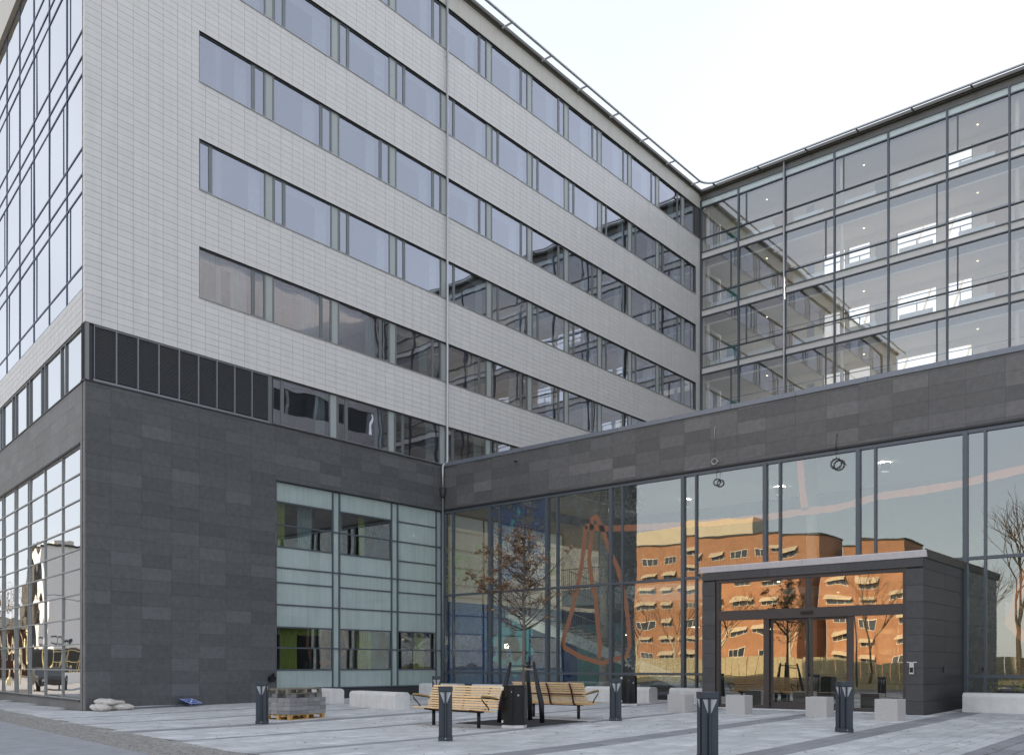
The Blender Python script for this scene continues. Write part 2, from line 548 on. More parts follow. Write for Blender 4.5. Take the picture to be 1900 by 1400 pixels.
def empty(name, loc=(0, 0, 0), rotz=0.0):
    o = bpy.data.objects.new(name, None)
    o.empty_display_size = .3
    col.objects.link(o)
    o.location = loc
    o.rotation_euler = (0, 0, rotz)
    return o
def tag(o, label, cat, group=None):
    o['label'] = label
    o['category'] = cat
    if group:
        o['group'] = group
    return o
def struct(o):
    o['kind'] = 'structure'
    return o
def kids(o):
    return [c for c in ALLK.get(o.name, [])]
def copy_tree(o, parent=None):
    c = o.copy()
    col.objects.link(c)
    if parent:
        c.parent = parent
    for ch in list(o.children):
        copy_tree(ch, c)
    return c
def gz(y):
    return min(max((y + 17) * .0118, 0.0), .2)

class Fr:
    """a wall's own frame: s runs along the wall, d outwards, z up"""
    def __init__(self, o, u, n):
        self.o, self.u, self.n = o, u, n
        self.flip = (u[0] * n[1] - u[1] * n[0]) < 0
    def p(self, s, d, z):
        return (self.o[0] + self.u[0] * s + self.n[0] * d, self.o[1] + self.u[1] * s + self.n[1] * d, z)
    def box(self, mb, s0, s1, z0, z1, d0, d1, mi=0):
        vs = [self.p(s0, d0, z0), self.p(s1, d0, z0), self.p(s1, d1, z0), self.p(s0, d1, z0),
              self.p(s0, d0, z1), self.p(s1, d0, z1), self.p(s1, d1, z1), self.p(s0, d1, z1)]
        fs = [f[::-1] for f in BOXF] if self.flip else BOXF
        mb.add(vs, fs, mi)
        return mb
    def rot(self):
        return math.atan2(self.u[1], self.u[0])
FA = Fr((0, 0), (0, 1), (1, 0))            # long white front; s = world y
FB = Fr((0, 0), (1, 0), (0, -1))           # entrance hall front; s = world x
FE = Fr((0, 25.36), (1, 0), (0, -1))       # upper glazed wing
FC = Fr((0, -17), CDIR, CN)                # street front

rv = (.7625, .6471)
fv = (-.6471, .7625)
def seen(p):
    dx, dy, dz = p[0] - CX, p[1] - CY, p[2] - CZ
    dep = dx * fv[0] + dy * fv[1]
    if dep < .5:
        return None
    px = 950 + 1659 * (dx * rv[0] + dy * rv[1]) / dep
    py = 1234 - 1659 * dz / dep
    return px, py, dep

UNIT = {}
def unit_box(key, mat_key):
    """shared unit slab mesh, thin axis y, with a small arris"""
    k = (key, mat_key)
    if k not in UNIT:
        me = bpy.data.meshes.new(key)
        mb = MB().box(0, 1, 0, 1, 0, 1)
        me.from_pydata(mb.v, [], mb.f)
        me.materials.append(M[mat_key])
        UNIT[k] = me
    return UNIT[k]

def field(parent, name, frame, cells, d0, d1, mat_key, limit=300):
    """cells: (s0,s1,z0,z1); the biggest on screen become parts of their own, the rest one part"""
    sc_ = []
    for c in cells:
        q = seen(frame.p((c[0] + c[1]) / 2, d1, (c[2] + c[3]) / 2))
        vis = q is not None and -40 < q[0] < 1940 and -40 < q[1] < 1440
        sc_.append((0 if vis else 1, q[2] if q else 999, c))
    sc_.sort(key=lambda t: (t[0], t[1]))
    rz = frame.rot()
    me = unit_box(name, mat_key)
    for t in sc_[:limit]:
        s0, s1, z0, z1 = t[2]
        o = bpy.data.objects.new(name, me)
        col.objects.link(o)
        o.parent = parent
        jd = rnd.uniform(-.0012, .0012)
        # unit box y axis = left of u; outward may be either side
        if frame.flip:       # outward is -left: y runs inwards from d1
            o.location = frame.p(s0, d1 + jd, z0)
        else:
            o.location = frame.p(s0, d0 + jd, z0)
        o.rotation_euler = (0, 0, rz)
        o.scale = (s1 - s0, d1 - d0, z1 - z0)
    if len(sc_) > limit:
        mb = MB()
        for t in sc_[limit:]:
            s0, s1, z0, z1 = t[2]
            jd = rnd.uniform(-.0012, .0012)
            frame.box(mb, s0, s1, z0, z1, d0, d1 + jd)
        mb.build(name + '_field', mat_key, parent, kind='stuff')

def pane(frame, s0, s1, z0, z1, d, mk, parent, tilt=.0016, name='pane'):
    """one glass pane, hung with the small misalignment real panes have"""
    cs, cz = (s0 + s1) / 2, (z0 + z1) / 2
    hs, hz = (s1 - s0) / 2, (z1 - z0) / 2
    key = (name, mk, 'p')
    if key not in UNIT:
        me = bpy.data.meshes.new(name)
        me.from_pydata([(-1, 0, -1), (1, 0, -1), (1, 0, 1), (-1, 0, 1)], [], [(0, 1, 2, 3)])
        me.materials.append(M[mk])
        UNIT[key] = me
    o = bpy.data.objects.new(name, UNIT[key])
    col.objects.link(o)
    o.parent = parent
    o.location = frame.p(cs, d, cz)
    o.scale = (hs, 1, hz)
    o.rotation_euler = (rnd.gauss(0, tilt), 0, frame.rot() + rnd.gauss(0, tilt))
    return o

def subtract(s0, s1, z0, z1, holes):
    """clip a cell against rectangular openings"""
    out = [(s0, s1, z0, z1)]
    for h in holes:
        nx = []
        for c in out:
            a0, a1, b0, b1 = c
            if a1 <= h[0] + 1e-4 or a0 >= h[1] - 1e-4 or b1 <= h[2] + 1e-4 or b0 >= h[3] - 1e-4:
                nx.append(c)
                continue
            if b0 < h[2]:
                nx.append((a0, a1, b0, h[2]))
            if b1 > h[3]:
                nx.append((a0, a1, h[3], b1))
            m0, m1 = max(b0, h[2]), min(b1, h[3])
            if a0 < h[0]:
                nx.append((a0, h[0], m0, m1))
            if a1 > h[1]:
                nx.append((h[1], a1, m0, m1))
        out = nx
    return [c for c in out if c[1] - c[0] > .03 and c[3] - c[2] > .03]

def grid(s_from, s_to, z_from, z_to, s_org, ds, z_org, dz, gap, holes):
    cells = []
    k = math.floor((s_from - s_org) / ds + 1e-6)
    while s_org + k * ds < s_to - 1e-4:
        a0, a1 = max(s_org + k * ds, s_from), min(s_org + (k + 1) * ds, s_to)
        j = math.floor((z_from - z_org) / dz + 1e-6)
        while z_org + j * dz < z_to - 1e-4:
            b0, b1 = max(z_org + j * dz, z_from), min(z_org + (j + 1) * dz, z_to)
            for c in subtract(a0, a1, b0, b1, holes):
                g = gap / 2
                if c[1] - c[0] > .06 and c[3] - c[2] > .05:
                    cells.append((c[0] + g, c[1] - g, c[2] + g, c[3] - g))
            j += 1
        k += 1
    return cells

TOP = 34.45
Z0T = 13.05
# ================================================================ GROUND
struct(MB().quad((-400, -500, -.09), (400, -500, -.09), (400, 300, -.09), (-400, 300, -.09)).build('ground', 'grass'))
struct(MB().quad((-90, -46, -.05), (110, -46, -.05), (110, 20, -.05), (-90, 20, -.05)).build('forecourt_base', 'bed'))
# street parallel to the street front; line through (14.95,-23.0) along (.987,-.16)
LD = (.9867, -.1625)
LNn = (-.1625, -.9867)
def lp(t, d, z=0.0):
    return (3.42 + LD[0] * t + LNn[0] * d, -20.86 + LD[1] * t + LNn[1] * d, z)
mb = MB()
mb.quad(lp(-80, 11, -.03), lp(90, 11, -.03), lp(90, 0, -.012), lp(-80, 0, -.012))
struct(mb.build('street', 'asphalt'))
mb = MB()
mb.quad(lp(-80, 11.2, .08), lp(90, 11.2, .08), lp(90, 11, .08), lp(-80, 11, .08))
mb.quad(lp(-80, 11, -.09), lp(90, 11, -.09), lp(90, 11, .08), lp(-80, 11, .08))
struct(mb.build('kerb', 'granite'))
# plaza: paver rows run away from the street; dark bands line up with the hall's columns
plaza = struct(empty('pavement'))
BANDS = [(10.0, 10.667), (13.333, 13.667), (16.667, 17.0), (20.0, 20.667), (23.333, 24.0), (26.333, 28.667), (30.0, 30.667)]
BANDS += [(6.667, 7.0), (3.333, 3.667)]
HOLES = [(14.25, 16.7, -13.98, -11.45)]
mb = MB()
for y0, y1 in ((-27, -17), (-17, 0.0)):
    mb.quad((-30, y0, gz(y0) - .02), (40, y0, gz(y0) - .02), (40, y1, gz(y1) - .02), (-30, y1, gz(y1) - .02))
mb.build('joint_bed', 'bed', plaza)
cells = []
ni0, ni1 = -24, 90
for i in range(-66, 84):
    x0 = 10 + i / 3.0
    off = (i % 2) * .333
    for j in range(-9, 27):
        y0 = -17 + j * .6667 + off * 0
        y1 = y0 + .6667
        xm, ym = x0 + .1667, (y0 + y1) / 2
        # beyond the cobble strip there is street
        line = -20.86 + (xm - 3.42) * (LD[1] / LD[0]) + 1.1
        if y0 < line - .25 or y1 > -.02:
            continue
        if xm < 0 and ym > -17.05 + (-xm) * .162:
            continue
        if xm > 0 and xm < .12 and ym > -17:
            continue
        dark = any(a - .01 < xm < b + .01 for a, b in BANDS)
        if any(h[0] < xm < h[1] and h[2] < ym < h[3] for h in HOLES):
            continue
        if 16.3 < xm < 22.9 and ym > -4.2:
            continue
        cells.append((x0, y0, y1, dark))
PV = {}
def paver_mesh(mk):
    if mk not in PV:
        me = bpy.data.meshes.new('paver')
        g = .009
        b = .012
        vs = [(g, g, -.05), (.3333 - g, g, -.05), (.3333 - g, .6667 - g, -.05), (g, .6667 - g, -.05),
              (g, g, -.006), (.3333 - g, g, -.006), (.3333 - g, .6667 - g, -.006), (g, .6667 - g, -.006),
              (g + b, g + b, 0), (.3333 - g - b, g + b, 0), (.3333 - g - b, .6667 - g - b, 0), (g + b, .6667 - g - b, 0)]
        fs = [(0, 1, 5, 4), (1, 2, 6, 5), (2, 3, 7, 6), (3, 0, 4, 7), (4, 5, 9, 8), (5, 6, 10, 9), (6, 7, 11, 10), (7, 4, 8, 11), (8, 9, 10, 11)]
        me.from_pydata(vs, [], fs)
        me.materials.append(M[mk])
        PV[mk] = me
    return PV[mk]
sl = []
for c in cells:
    q = seen((c[0] + .17, (c[1] + c[2]) / 2, gz(c[1])))
    vis = q is not None and -20 < q[0] < 1920 and q[1] < 1420
    sl.append((0 if vis else 1, q[2] if q else 999, c))
sl.sort(key=lambda t: (t[0], t[1]))
sl_x = math.atan(.0118)
for t in sl[:300]:
    x0, y0, y1, dark = t[2]
    o = bpy.data.objects.new('paver', paver_mesh('paver_d' if dark else 'paver'))
    col.objects.link(o)
    o.parent = plaza
    o.location = (x0, y0, gz(y0) + rnd.uniform(-.002, .002))
    o.rotation_euler = (sl_x if y0 > -17.01 else 0, 0, 0)
mb = MB()
pm = paver_mesh('paver')
pv = [tuple(v.co) for v in pm.vertices]
pf = [tuple(p.vertices) for p in pm.polygons]
for t in sl[300:]:
    x0, y0, y1, dark = t[2]
    zo = rnd.uniform(-.002, .002)
    mb.add([(x0 + v[0], y0 + v[1], gz(y0) + (gz(y1) - gz(y0)) * v[1] / .6667 + v[2] + zo) for v in pv], pf, 1 if dark else 0)
mb.build('paver_field', ['paver', 'paver_d'], plaza, kind='stuff')
# worn cobble strip beside the street
cob = struct(empty('cobble_strip'))
mb = MB()
mb.quad(lp(-40, 0, -.004), lp(40, 0, -.004), lp(40, -1.3, -.010), lp(-40, -1.3, -.010))
mb.build('joint_bed', 'bed', cob)
mb = MB()
cn = 0
for i in range(-240, 300):
    for j in range(11):
        t_, d_ = i * .115 + (j % 2) * .05, -.04 - j * .115
        q = lp(t_, d_)
        if q[0] < -16 or q[0] > 34:
            continue
        h = rnd.uniform(.0, .014)
        a = .050 * rnd.uniform(.85, 1.02)
        vs = []
        for (su, sv, zz_, k_) in [(-1, -1, -.03, 1), (1, -1, -.03, 1), (1, 1, -.03, 1), (-1, 1, -.03, 1), (-1, -1, h, .8), (1, -1, h, .8), (1, 1, h, .8), (-1, 1, h, .8)]:
            vs.append((q[0] + (LD[0] * su - LNn[0] * sv) * a * k_, q[1] + (LD[1] * su - LNn[1] * sv) * a * k_, zz_))
        mb.add(vs, [BOXF[1], BOXF[2], BOXF[3], BOXF[4], BOXF[5]])
mb.build('cobble_field', 'cobble', cob, kind='stuff')

litter = MB()
for q in range(420):
    x, y = rnd.uniform(2, 27), rnd.uniform(-20.5, -1.5)
    if rnd.random() < .35:
        x, y = 15.4 + rnd.gauss(0, 2.2), -12.8 + rnd.gauss(0, 1.8)
    if 16 < x < 23 and y > -4.5:
        continue
    a = rnd.uniform(0, 6.28)
    l_ = rnd.uniform(.015, .045)
    z = gz(y) + .004
    c_, s_ = math.cos(a) * l_, math.sin(a) * l_
    litter.add([(x - c_, y - s_, z), (x + s_ * .5, y - c_ * .5, z + .008), (x + c_, y + s_, z + .004), (x - s_ * .5, y + c_ * .5, z + .012)], [(0, 1, 2, 3)])
o = litter.build('fallen_leaves', 'leaf', kind='stuff')
o['label'] = 'small brown leaves and grit scattered on the paving round the young tree'
# ================================================================ OFFICE BLOCK (white front + street front)
ob = tag(empty('office_building', (0, -17, 0)), 'tall office block clad in white tiles over a dark slate base, with long window bands', 'building')
ob.location = (0, 0, 0)
WIN_S0, WIN_S1 = -12.8, 24.7
sills = [15.17 + 4 * k for k in range(4)]
holesA = [(WIN_S0, WIN_S1, z, z + 1.88) for z in sills] + [(WIN_S0, 25.36, 31.17, 33.25)]
holesR1 = [(-9.70, 25.36, 11.17, 13.05)]
cellsA = grid(-17, 25.30, 13.05, 33.25, -17, .5553, 13.05, 4 / 17, .011, holesA)
field(ob, 'wall_tile', FA, cellsA, -.03, 0.0, 'tile_a')
# structural wall behind the tiles, split round the openings
mb = MB()
def wall_strip(s0, s1, z0, z1):
    FA.box(mb, s0, s1, z0, z1, -.30, -.034)
wall_strip(-16.96, WIN_S0, 13.05, 33.25)
wall_strip(WIN_S1, 25.30, 13.05, 33.25)
zs = 13.05
for z in sills + [31.17]:
    FA.box(mb, WIN_S0, WIN_S1, zs, z, -.30, -.034)
    zs = z + 1.88
FA.box(mb, -16.96, 25.30, 33.25, 34.3, -.30, -.034)
mb.build('wall_core', 'joint', ob)
# soffit of the white cladding
mb = MB()
FA.box(mb, -16.99, 25.30, 13.03, 13.048, -.30, .004)
FC.box(mb, .08, 22, 13.03, 13.048, -.30, .004)
mb.build('drip_edge', 'gutter', ob)
# --- slate base
holesS = [(-9.42, 0.2, .55, 8.93)]
cs1 = grid(-17, -.06, .0, 11.08, -16.12, 1.105, -.045, .4576, .0045, holesS)
cs1 = [c for c in cs1 if not (c[2] < .5 and c[0] > -9.3)]
field(ob, 'stone_slab', FA, cs1, -.03, 0.0, 'stone_a')
mb = MB()
FA.box(mb, -16.96, -9.42, -.1, 11.1, -.3, -.034)
FA.box(mb, -9.42, -.05, 8.93, 11.1, -.3, -.034)
FA.box(mb, -9.42, -.05, -.1, .55, -.3, -.10)
mb.build('base_core', 'joint_d', ob)
mb = MB()
FA.box(mb, -9.42, -.05, -.05, .53, -.098, -.05)
mb.build('plinth', 'plinth', ob)
mb = MB()
FA.box(mb, -17.02, -.02, 11.08, 11.12, -.3, .03)
FA.box(mb, -9.44, 0, 8.90, 8.93, -.2, .025)
mb.build('edge_flashing', 'plinth', ob)
# --- louvres
lv = [-16.69, -15.92, -15.15, -14.38, -13.6, -12.83, -12.07, -11.31, -10.55, -9.78]
for a, b in zip(lv[:-1], lv[1:]):
    mbf = MB()
    for (s0, s1, z0, z1) in [(a - .003, a + .028, 11.21, 13.02), (b - .026, b + .003, 11.21, 13.02)]:
        FA.box(mbf, s0 + .004, s1 - .004, z0, z1, -.10, .0)
    FA.box(mbf, a + .026, b - .024, 12.985, 13.018, -.10, -.002)
    fr = mbf.build('louvre_panel', 'louvre_f', ob)
    mbs = MB()
    z = 11.26
    while z < 12.98:
        vs = [FA.p(a + .02, -.035, z), FA.p(b - .02, -.035, z), FA.p(b - .02, -.10, z + .045), FA.p(a + .02, -.10, z + .045),
              FA.p(a + .02, -.035, z + .012), FA.p(b - .02, -.035, z + .012), FA.p(b - .02, -.10, z + .057), FA.p(a + .02, -.10, z + .057)]
        mbs.add(vs, BOXF)
        z += .047
    mbs.build('slat', 'louvre', fr, kind='stuff')
mb = MB()
FA.box(mb, -16.99, -9.76, 11.125, 13.02, -.30, -.125)
mb.build('louvre_back', 'joint_d', ob)
mb = MB()
FA.box(mb, -16.72, -9.76, 11.12, 11.20, -.11, .015)
mb.build('louvre_sill', 'louvre_f', ob)
mb = MB()
FA.box(mb, -16.98, -16.72, 11.12, 13.02, -.12, -.05)
mb.build('corner_panel', 'plinth', ob)

# --- window bays
BAY = 3.28
def bay_frame(kind, h):
    mb_ = MB()
    fw, dp0, dp1 = .045, -.04, .02
    def fb(s0, s1, z0, z1, mi=0, a=dp0, b=dp1):
        mb_.box(a, b, s0, s1, z0, z1, mi)
    fb(0, BAY, 0, fw)
    fb(0, BAY, h - fw, h)
    if kind == 'big':
        cuts = [(0, .04), (2.27, 2.39), (2.86, 2.92), (3.24, 3.28)]
    else:
        cuts = [(0, .04), (.46, .58), (2.86, 2.92), (3.24, 3.28)]
    for a_, b_ in cuts:
        fb(a_, b_, fw, h - fw)
    fb(2.92, 3.24, fw, h - fw, 1, -.03, .005)
    # sash of the opening light
    if kind == 'big':
        q0, q1 = 2.39, 2.86
    else:
        q0, q1 = .04, .46
    for (s0, s1, z0, z1) in [(q0, q0 + .035, fw, h - fw), (q1 - .035, q1, fw, h - fw), (q0 + .035, q1 - .035, fw, fw + .035), (q0 + .035, q1 - .035, h - fw - .035, h - fw)]:
        fb(s0, s1, z0, z1, 0, -.03, .028)
    return mb_
FRM = {}
def window(kind, s, z, h, fac=FA):
    k = (kind, round(h, 2))
    if k not in FRM:
        o = bay_frame(kind, h).build('window', ['frame', 'infill'], ob)
        FRM[k] = o.data
    else:
        o = bpy.data.objects.new('window', FRM[k])
        col.objects.link(o)
        o.parent = ob
    o.location = (-.10, s, z)
    loc = Fr((0, 0), (0, 1), (1, 0))
    if kind == 'big':
        pane(loc, .04, 2.27, .045, h - .045, 0.0, 'glass_a', o)
        pane(loc, 2.425, 2.825, .08, h - .08, 0.0, 'glass_a', o)
    else:
        pane(loc, .58, 2.86, .045, h - .045, 0.0, 'glass_a', o)
        pane(loc, .075, .425, .08, h - .08, 0.0, 'glass_a', o)
    return o
rows = [(11.17, 1.88, 'narrow', -9.60, 24.7)] + [(sills[k], 1.88, 'big' if k % 2 == 0 else 'narrow', WIN_S0, WIN_S1) for k in range(4)] + [(31.17, 2.08, 'big', WIN_S0, 25.3)]
for ri, (z, h, kind, s0, s1) in enumerate(rows):
    s = s0
    while s < s1 - .4:
        if s + BAY <= s1 + .01:
            window(kind, s, z, h)
        else:
            # closing bay up to the wall end
            mbq = MB()
            wd = s1 - s
            mbq.box(-.04, .02, 0, wd, 0, .045)
            mbq.box(-.04, .02, 0, wd, h - .045, h)
            mbq.box(-.04, .02, 0, .04, .045, h - .045)
            mbq.box(-.04, .02, wd - .04, wd, .045, h - .045)
            if wd > 1:
                mbq.box(-.04, .02, wd * .6, wd * .6 + .06, .045, h - .045)
            o = mbq.build('window', 'frame', ob, loc=(-.10, s, z))
            pane(Fr((0, 0), (0, 1), (1, 0)), .04, wd - .04, .045, h - .045, 0.0, 'glass_a', o)
            break
        s += BAY
    # sill and head trims
    mbq = MB()
    FA.box(mbq, s0 - .02, s1 + .02, z - .03, z, -.16, .035)
    mbq.build('window_sill', 'sill', ob)
    mbq = MB()
    FA.box(mbq, s0, s1, z + h - .012, z + h - .002, -.16, .012)
    FA.box(mbq, s0 - .012, s0 - .002, z, z + h, -.16, .008)
    FA.box(mbq, s1 + .002, s1 + .012, z, z + h, -.16, .008)
    mbq.build('window_reveal', 'plinth', ob)
mb = MB()
FA.box(mb, -9.78, -9.6, 11.12, 13.03, -.14, -.03)
mb.build('mullion', 'frame', ob)
# interior of the office rooms
mb = MB()
for z, h, *_ in rows:
    fl = z - .85
    mb.box(-6, -.31, -15.6, 25.3, fl - .75, fl, 0)            # floor slab
    mb.box(-6, -.9, -15.6, 25.3, fl + 2.85, fl + 2.9, 1)      # ceiling
mb.box(-6.1, -6.0, -15.4, 25.3, 10.2, 34.0, 2)
mb.build('floor_slab', ['floor_in', 'ceil', 'room'], ob)
mb = MB()
for z, h, kind, s0, s1 in rows:
    fl = z - .85
    k = 0
    s = s0
    while s < 25:
        mb.box(-6, -.35, s + 3.05, s + 3.13, fl, fl + 2.85)
        s += BAY * (1 if rnd.random() < .5 else 2)
mb.build('partition', 'room', ob)
for ri, (z, h, kind, s0, s1) in enumerate(rows):
    s = s0
    while s < 22:
        w_ = rnd.uniform(.45, .75)
        e = s + (2.2 if kind == 'big' else 2.8)
        mb = MB()
        n = 9
        pts = []
        for i in range(n):
            pts.append((-.32 + .035 * (i % 2), e - w_ + w_ * i / (n - 1)))
        for i in range(n - 1):
            a, b = pts[i], pts[i + 1]
            mb.quad((a[0], a[1], z - .3), (b[0], b[1], z - .3), (b[0], b[1], z + h + .05), (a[0], a[1], z + h + .05))
        mb.build('curtain', 'curtain', ob)
        if rnd.random() < .55 and z > 12:
            dr = rnd.uniform(.18, .5)
            MB().box(-.285, -.275, s + .05, e - .02, z + h - dr, z + h + .05).build('roller_blind', 'curtain', ob)
        s += BAY
# ceiling lamps seen in the lower rows
for (y_, z_) in [(-5.5, 14.1), (4.4, 13.9), (9.5, 18.0), (13.0, 14.0), (17.5, 18.1), (6.0, 18.1)]:
    MB().box(-3.4, -2.2, y_, y_ + .12, z_ + 2.7 - 1.55, z_ + 2.75 - 1.55).build('ceiling_lamp', 'lamp_on', ob)

# --- cream fascia, roof edge, rail
fs = -16.9
mb = MB()
k = 0
s = -17.0
while s < 25.2:
    e = min(s + 1.64, 25.30)
    FA.box(mb, s + .006, e - .006, 33.27, 34.22, -.03, .01)
    s = e
mb.build('fascia_sheet', 'fascia', ob)
mb = MB()
FA.box(mb, -17.2, 25.10, 34.22, 34.28, -.3, .10)
FA.box(mb, -17.2, 25.10, 34.28, 34.46, -.3, .24)
mb.build('gutter', 'gutter', ob, bevel=.02)
mb = MB()
pts = [(0, -17, 0), (0, 60, 0), (-16, 60, 0), (-16, -14.4, 0)]
mb.prism([(-.02, 25.36), (-.02, 60), (-16, 60), (-16, -14.4), (-.02, -16.95)], 34.3, 34.44)
mb.build('roof', 'far_dark', ob)
mb = MB()
yy = [-17 + i * 2.0 for i in range(20)] + [22.5, 23.6]
path = [(.88, y, 34.22) for y in yy]
for a in range(0, 7):
    t_ = a / 6 * PI / 2
    path.append((.88 + .9 * (1 - math.cos(t_)), 24.51 - .9 + .9 * math.sin(t_), 34.22))
path += [(x, 24.51, 34.22) for x in range(3, 34, 3)]
mb.tube(path, .07, 8)
mb.build('roof_rail', 'galv', ob, smooth=True)
for y in [4.12 + 3.27 * k for k in range(-6, 7)]:
    MB().tube([(.2, y, 34.24), (.88, y, 34.22)], .055, 6).build('rail_bracket', 'galv', ob)
for x in [1.4 + 3.2 * k for k in range(0, 10)]:
    MB().tube([(x, 25.1, 34.24), (x, 24.51, 34.22)], .055, 6).build('rail_bracket', 'gutter', ob)

# --- street front (turned a little from square)
mb = MB()
FC.box(mb, .12, .6, -.1, 11.1, -.3, -.034)
FC.box(mb, .6, 22, 9.06, 11.1, -.3, -.034)
FC.box(mb, .6, 22, -.1, .30, -.3, -.034)
mb.build('base_core', 'joint_d', ob)
cc = grid(.0, .58, 0.0, 11.08, .0, 1.105, -.045, .4576, .0045, [])
cc += grid(.58, 22, 9.06, 11.08, .0, 1.105, -.045, .4576, .0045, [])
cc += grid(.58, 22, -.05, .30, .0, 1.105, -.045, .4576, .0045, [])
field(ob, 'stone_slab', FC, cc, -.03, 0, 'stone_c_lit', limit=90)
mb = MB()
FC.box(mb, .08, 22, 11.08, 11.12, -.3, .03)
FC.box(mb, .58, 22, 9.03, 9.06, -.2, .03)
FC.box(mb, .58, 22, .30, .345, -.2, .05)
mb.build('edge_flashing', 'plinth', ob)
# shop window grid
vm = [.62, 3.03, 5.55, 7.94, 10.34, 12.8, 15.2, 17.6, 20.0, 21.9]
tz = [.36, 1.37, 2.26, 3.14, 3.98, 4.85, 5.52, 6.31, 7.2, 8.09, 9.02]
for i, v in enumerate(vm):
    mb = MB()
    wv = .024
    FC.box(mb, v - wv, v + wv, .345, 9.03, -.14, -.03)
    if i in (3, 5, 4):
        FC.box(mb, v + .26, v + .31, .345, 9.03, -.14, -.03)
    mb.build('mullion', 'frame_l', ob)
for z in tz:
    mb = MB()
    FC.box(mb, vm[0], vm[-1], z - .02, z + .02, -.13, -.035)
    mb.build('transom', 'frame_l', ob)
for i in range(len(vm) - 1):
    for j in range(len(tz) - 1):
        pane(FC, vm[i] + .03, vm[i + 1] - .03, tz[j] + .02, tz[j + 1] - .02, -.08, 'glass_c', ob, tilt=.004)
# window strip above the slate
sm = [.06, 2.55, 3.15, 5.43, 6.0, 7.9, 8.4, 10.4, 11.0, 12.9, 13.4, 15.4, 15.9, 18, 18.5, 21.9]
mb = MB()
for v in sm:
    FC.box(mb, v - .035, v + .035, 11.12, 13.03, -.14, -.02)
FC.box(mb, .02, 21.9, 11.12, 11.18, -.14, -.025)
FC.box(mb, .02, 21.9, 12.97, 13.03, -.14, -.025)
mb.build('window_frame', 'frame', ob)
for a, b in zip(sm[:-1], sm[1:]):
    pane(FC, a + .03, b - .03, 11.17, 12.98, -.08, 'glass_c', ob)
# white cladding strips and curtain wall
ct = grid(0, .30, 13.05, 34.2, 0, .5553, 13.05, 4 / 17, .011, [])
ct += grid(.30, 22, 13.05, 14.26, 0, .5553, 13.05, 4 / 17, .011, [])
field(ob, 'wall_tile', FC, ct, -.03, 0, 'tile_c', limit=150)
mb = MB()
FC.box(mb, .12, .30, 13.05, 34.2, -.3, -.034)
FC.box(mb, .30, 22, 13.05, 14.26, -.3, -.034)
mb.build('wall_core', 'joint', ob)
um = [.34, 2.45, 4.9, 7.3, 9.75, 12.2, 14.65, 17.1, 19.5, 21.9]
uz = [14.28]
for k in range(4):
    uz += [15.08 + 4 * k, 17.6 + 4 * k, 18.2 + 4 * k]
uz = [z for z in uz if z < 29.1] + [29.1]
for v in um:
    mb = MB()
    FC.box(mb, v - .022, v + .022, 14.28, 29.1, -.12, -.03)
    mb.build('mullion', 'frame_c', ob)
for z in uz:
    mb = MB()
    FC.box(mb, um[0], um[-1], z - .026, z + .026, -.12, -.035)
    mb.build('transom', 'frame_c', ob)
for i in range(len(um) - 1):
    for j in range(len(uz) - 1):
        z0, z1 = uz[j] + .02, uz[j + 1] - .02
        tall = z1 - z0 > 2
        if tall and (i + j // 3) % 2 == 0:
            mb = MB()
            mm = um[i] + .45 if (j // 3) % 2 else um[i + 1] - .45
            FC.box(mb, mm - .02, mm + .02, z0, z1, -.11, -.04)
            mb.build('sash_mullion', 'frame_c', ob)
            pane(FC, um[i] + .03, mm - .02, z0, z1, -.06, 'glass_c', ob)
            pane(FC, mm + .02, um[i + 1] - .03, z0, z1, -.06, 'glass_c', ob)
        else:
            pane(FC, um[i] + .03, um[i + 1] - .03, z0, z1, -.06, 'glass_c', ob)
mb = MB()
FC.box(mb, .30, 22, 29.14, 31.3, -.2, .12)
mb.build('fascia_sheet', 'fascia', ob)
mb = MB()
FC.box(mb, .08, 22, 31.3, 34.3, -.25, .04)
mb.build('upper_band', 'red_in', ob)
mb = MB()
FC.box(mb, .0, 22, 34.3, 34.46, -.3, .22)
mb.build('gutter', 'gutter', ob)
# rooms behind the street front
mb = MB()
for z in [.02, 9.2, 13.2, 14.2, 18.2, 22.2, 26.2, 30.2]:
    FC.box(mb, 1.0, 21.9, z - .4 if z > 1 else -.2, z, -4.9, -.35)
FC.box(mb, 1.0, 22, 0, 34, -5.1, -4.9)
mb.build('floor_slab', 'room', ob)
mb = MB()
mb.box(-16, -15.8, -14.4, 60, 0, 34.3)
mb.box(-.3, -.05, 25.42, 60, 0, 34.3)
mb.build('rear_wall', 'tile_a', ob)

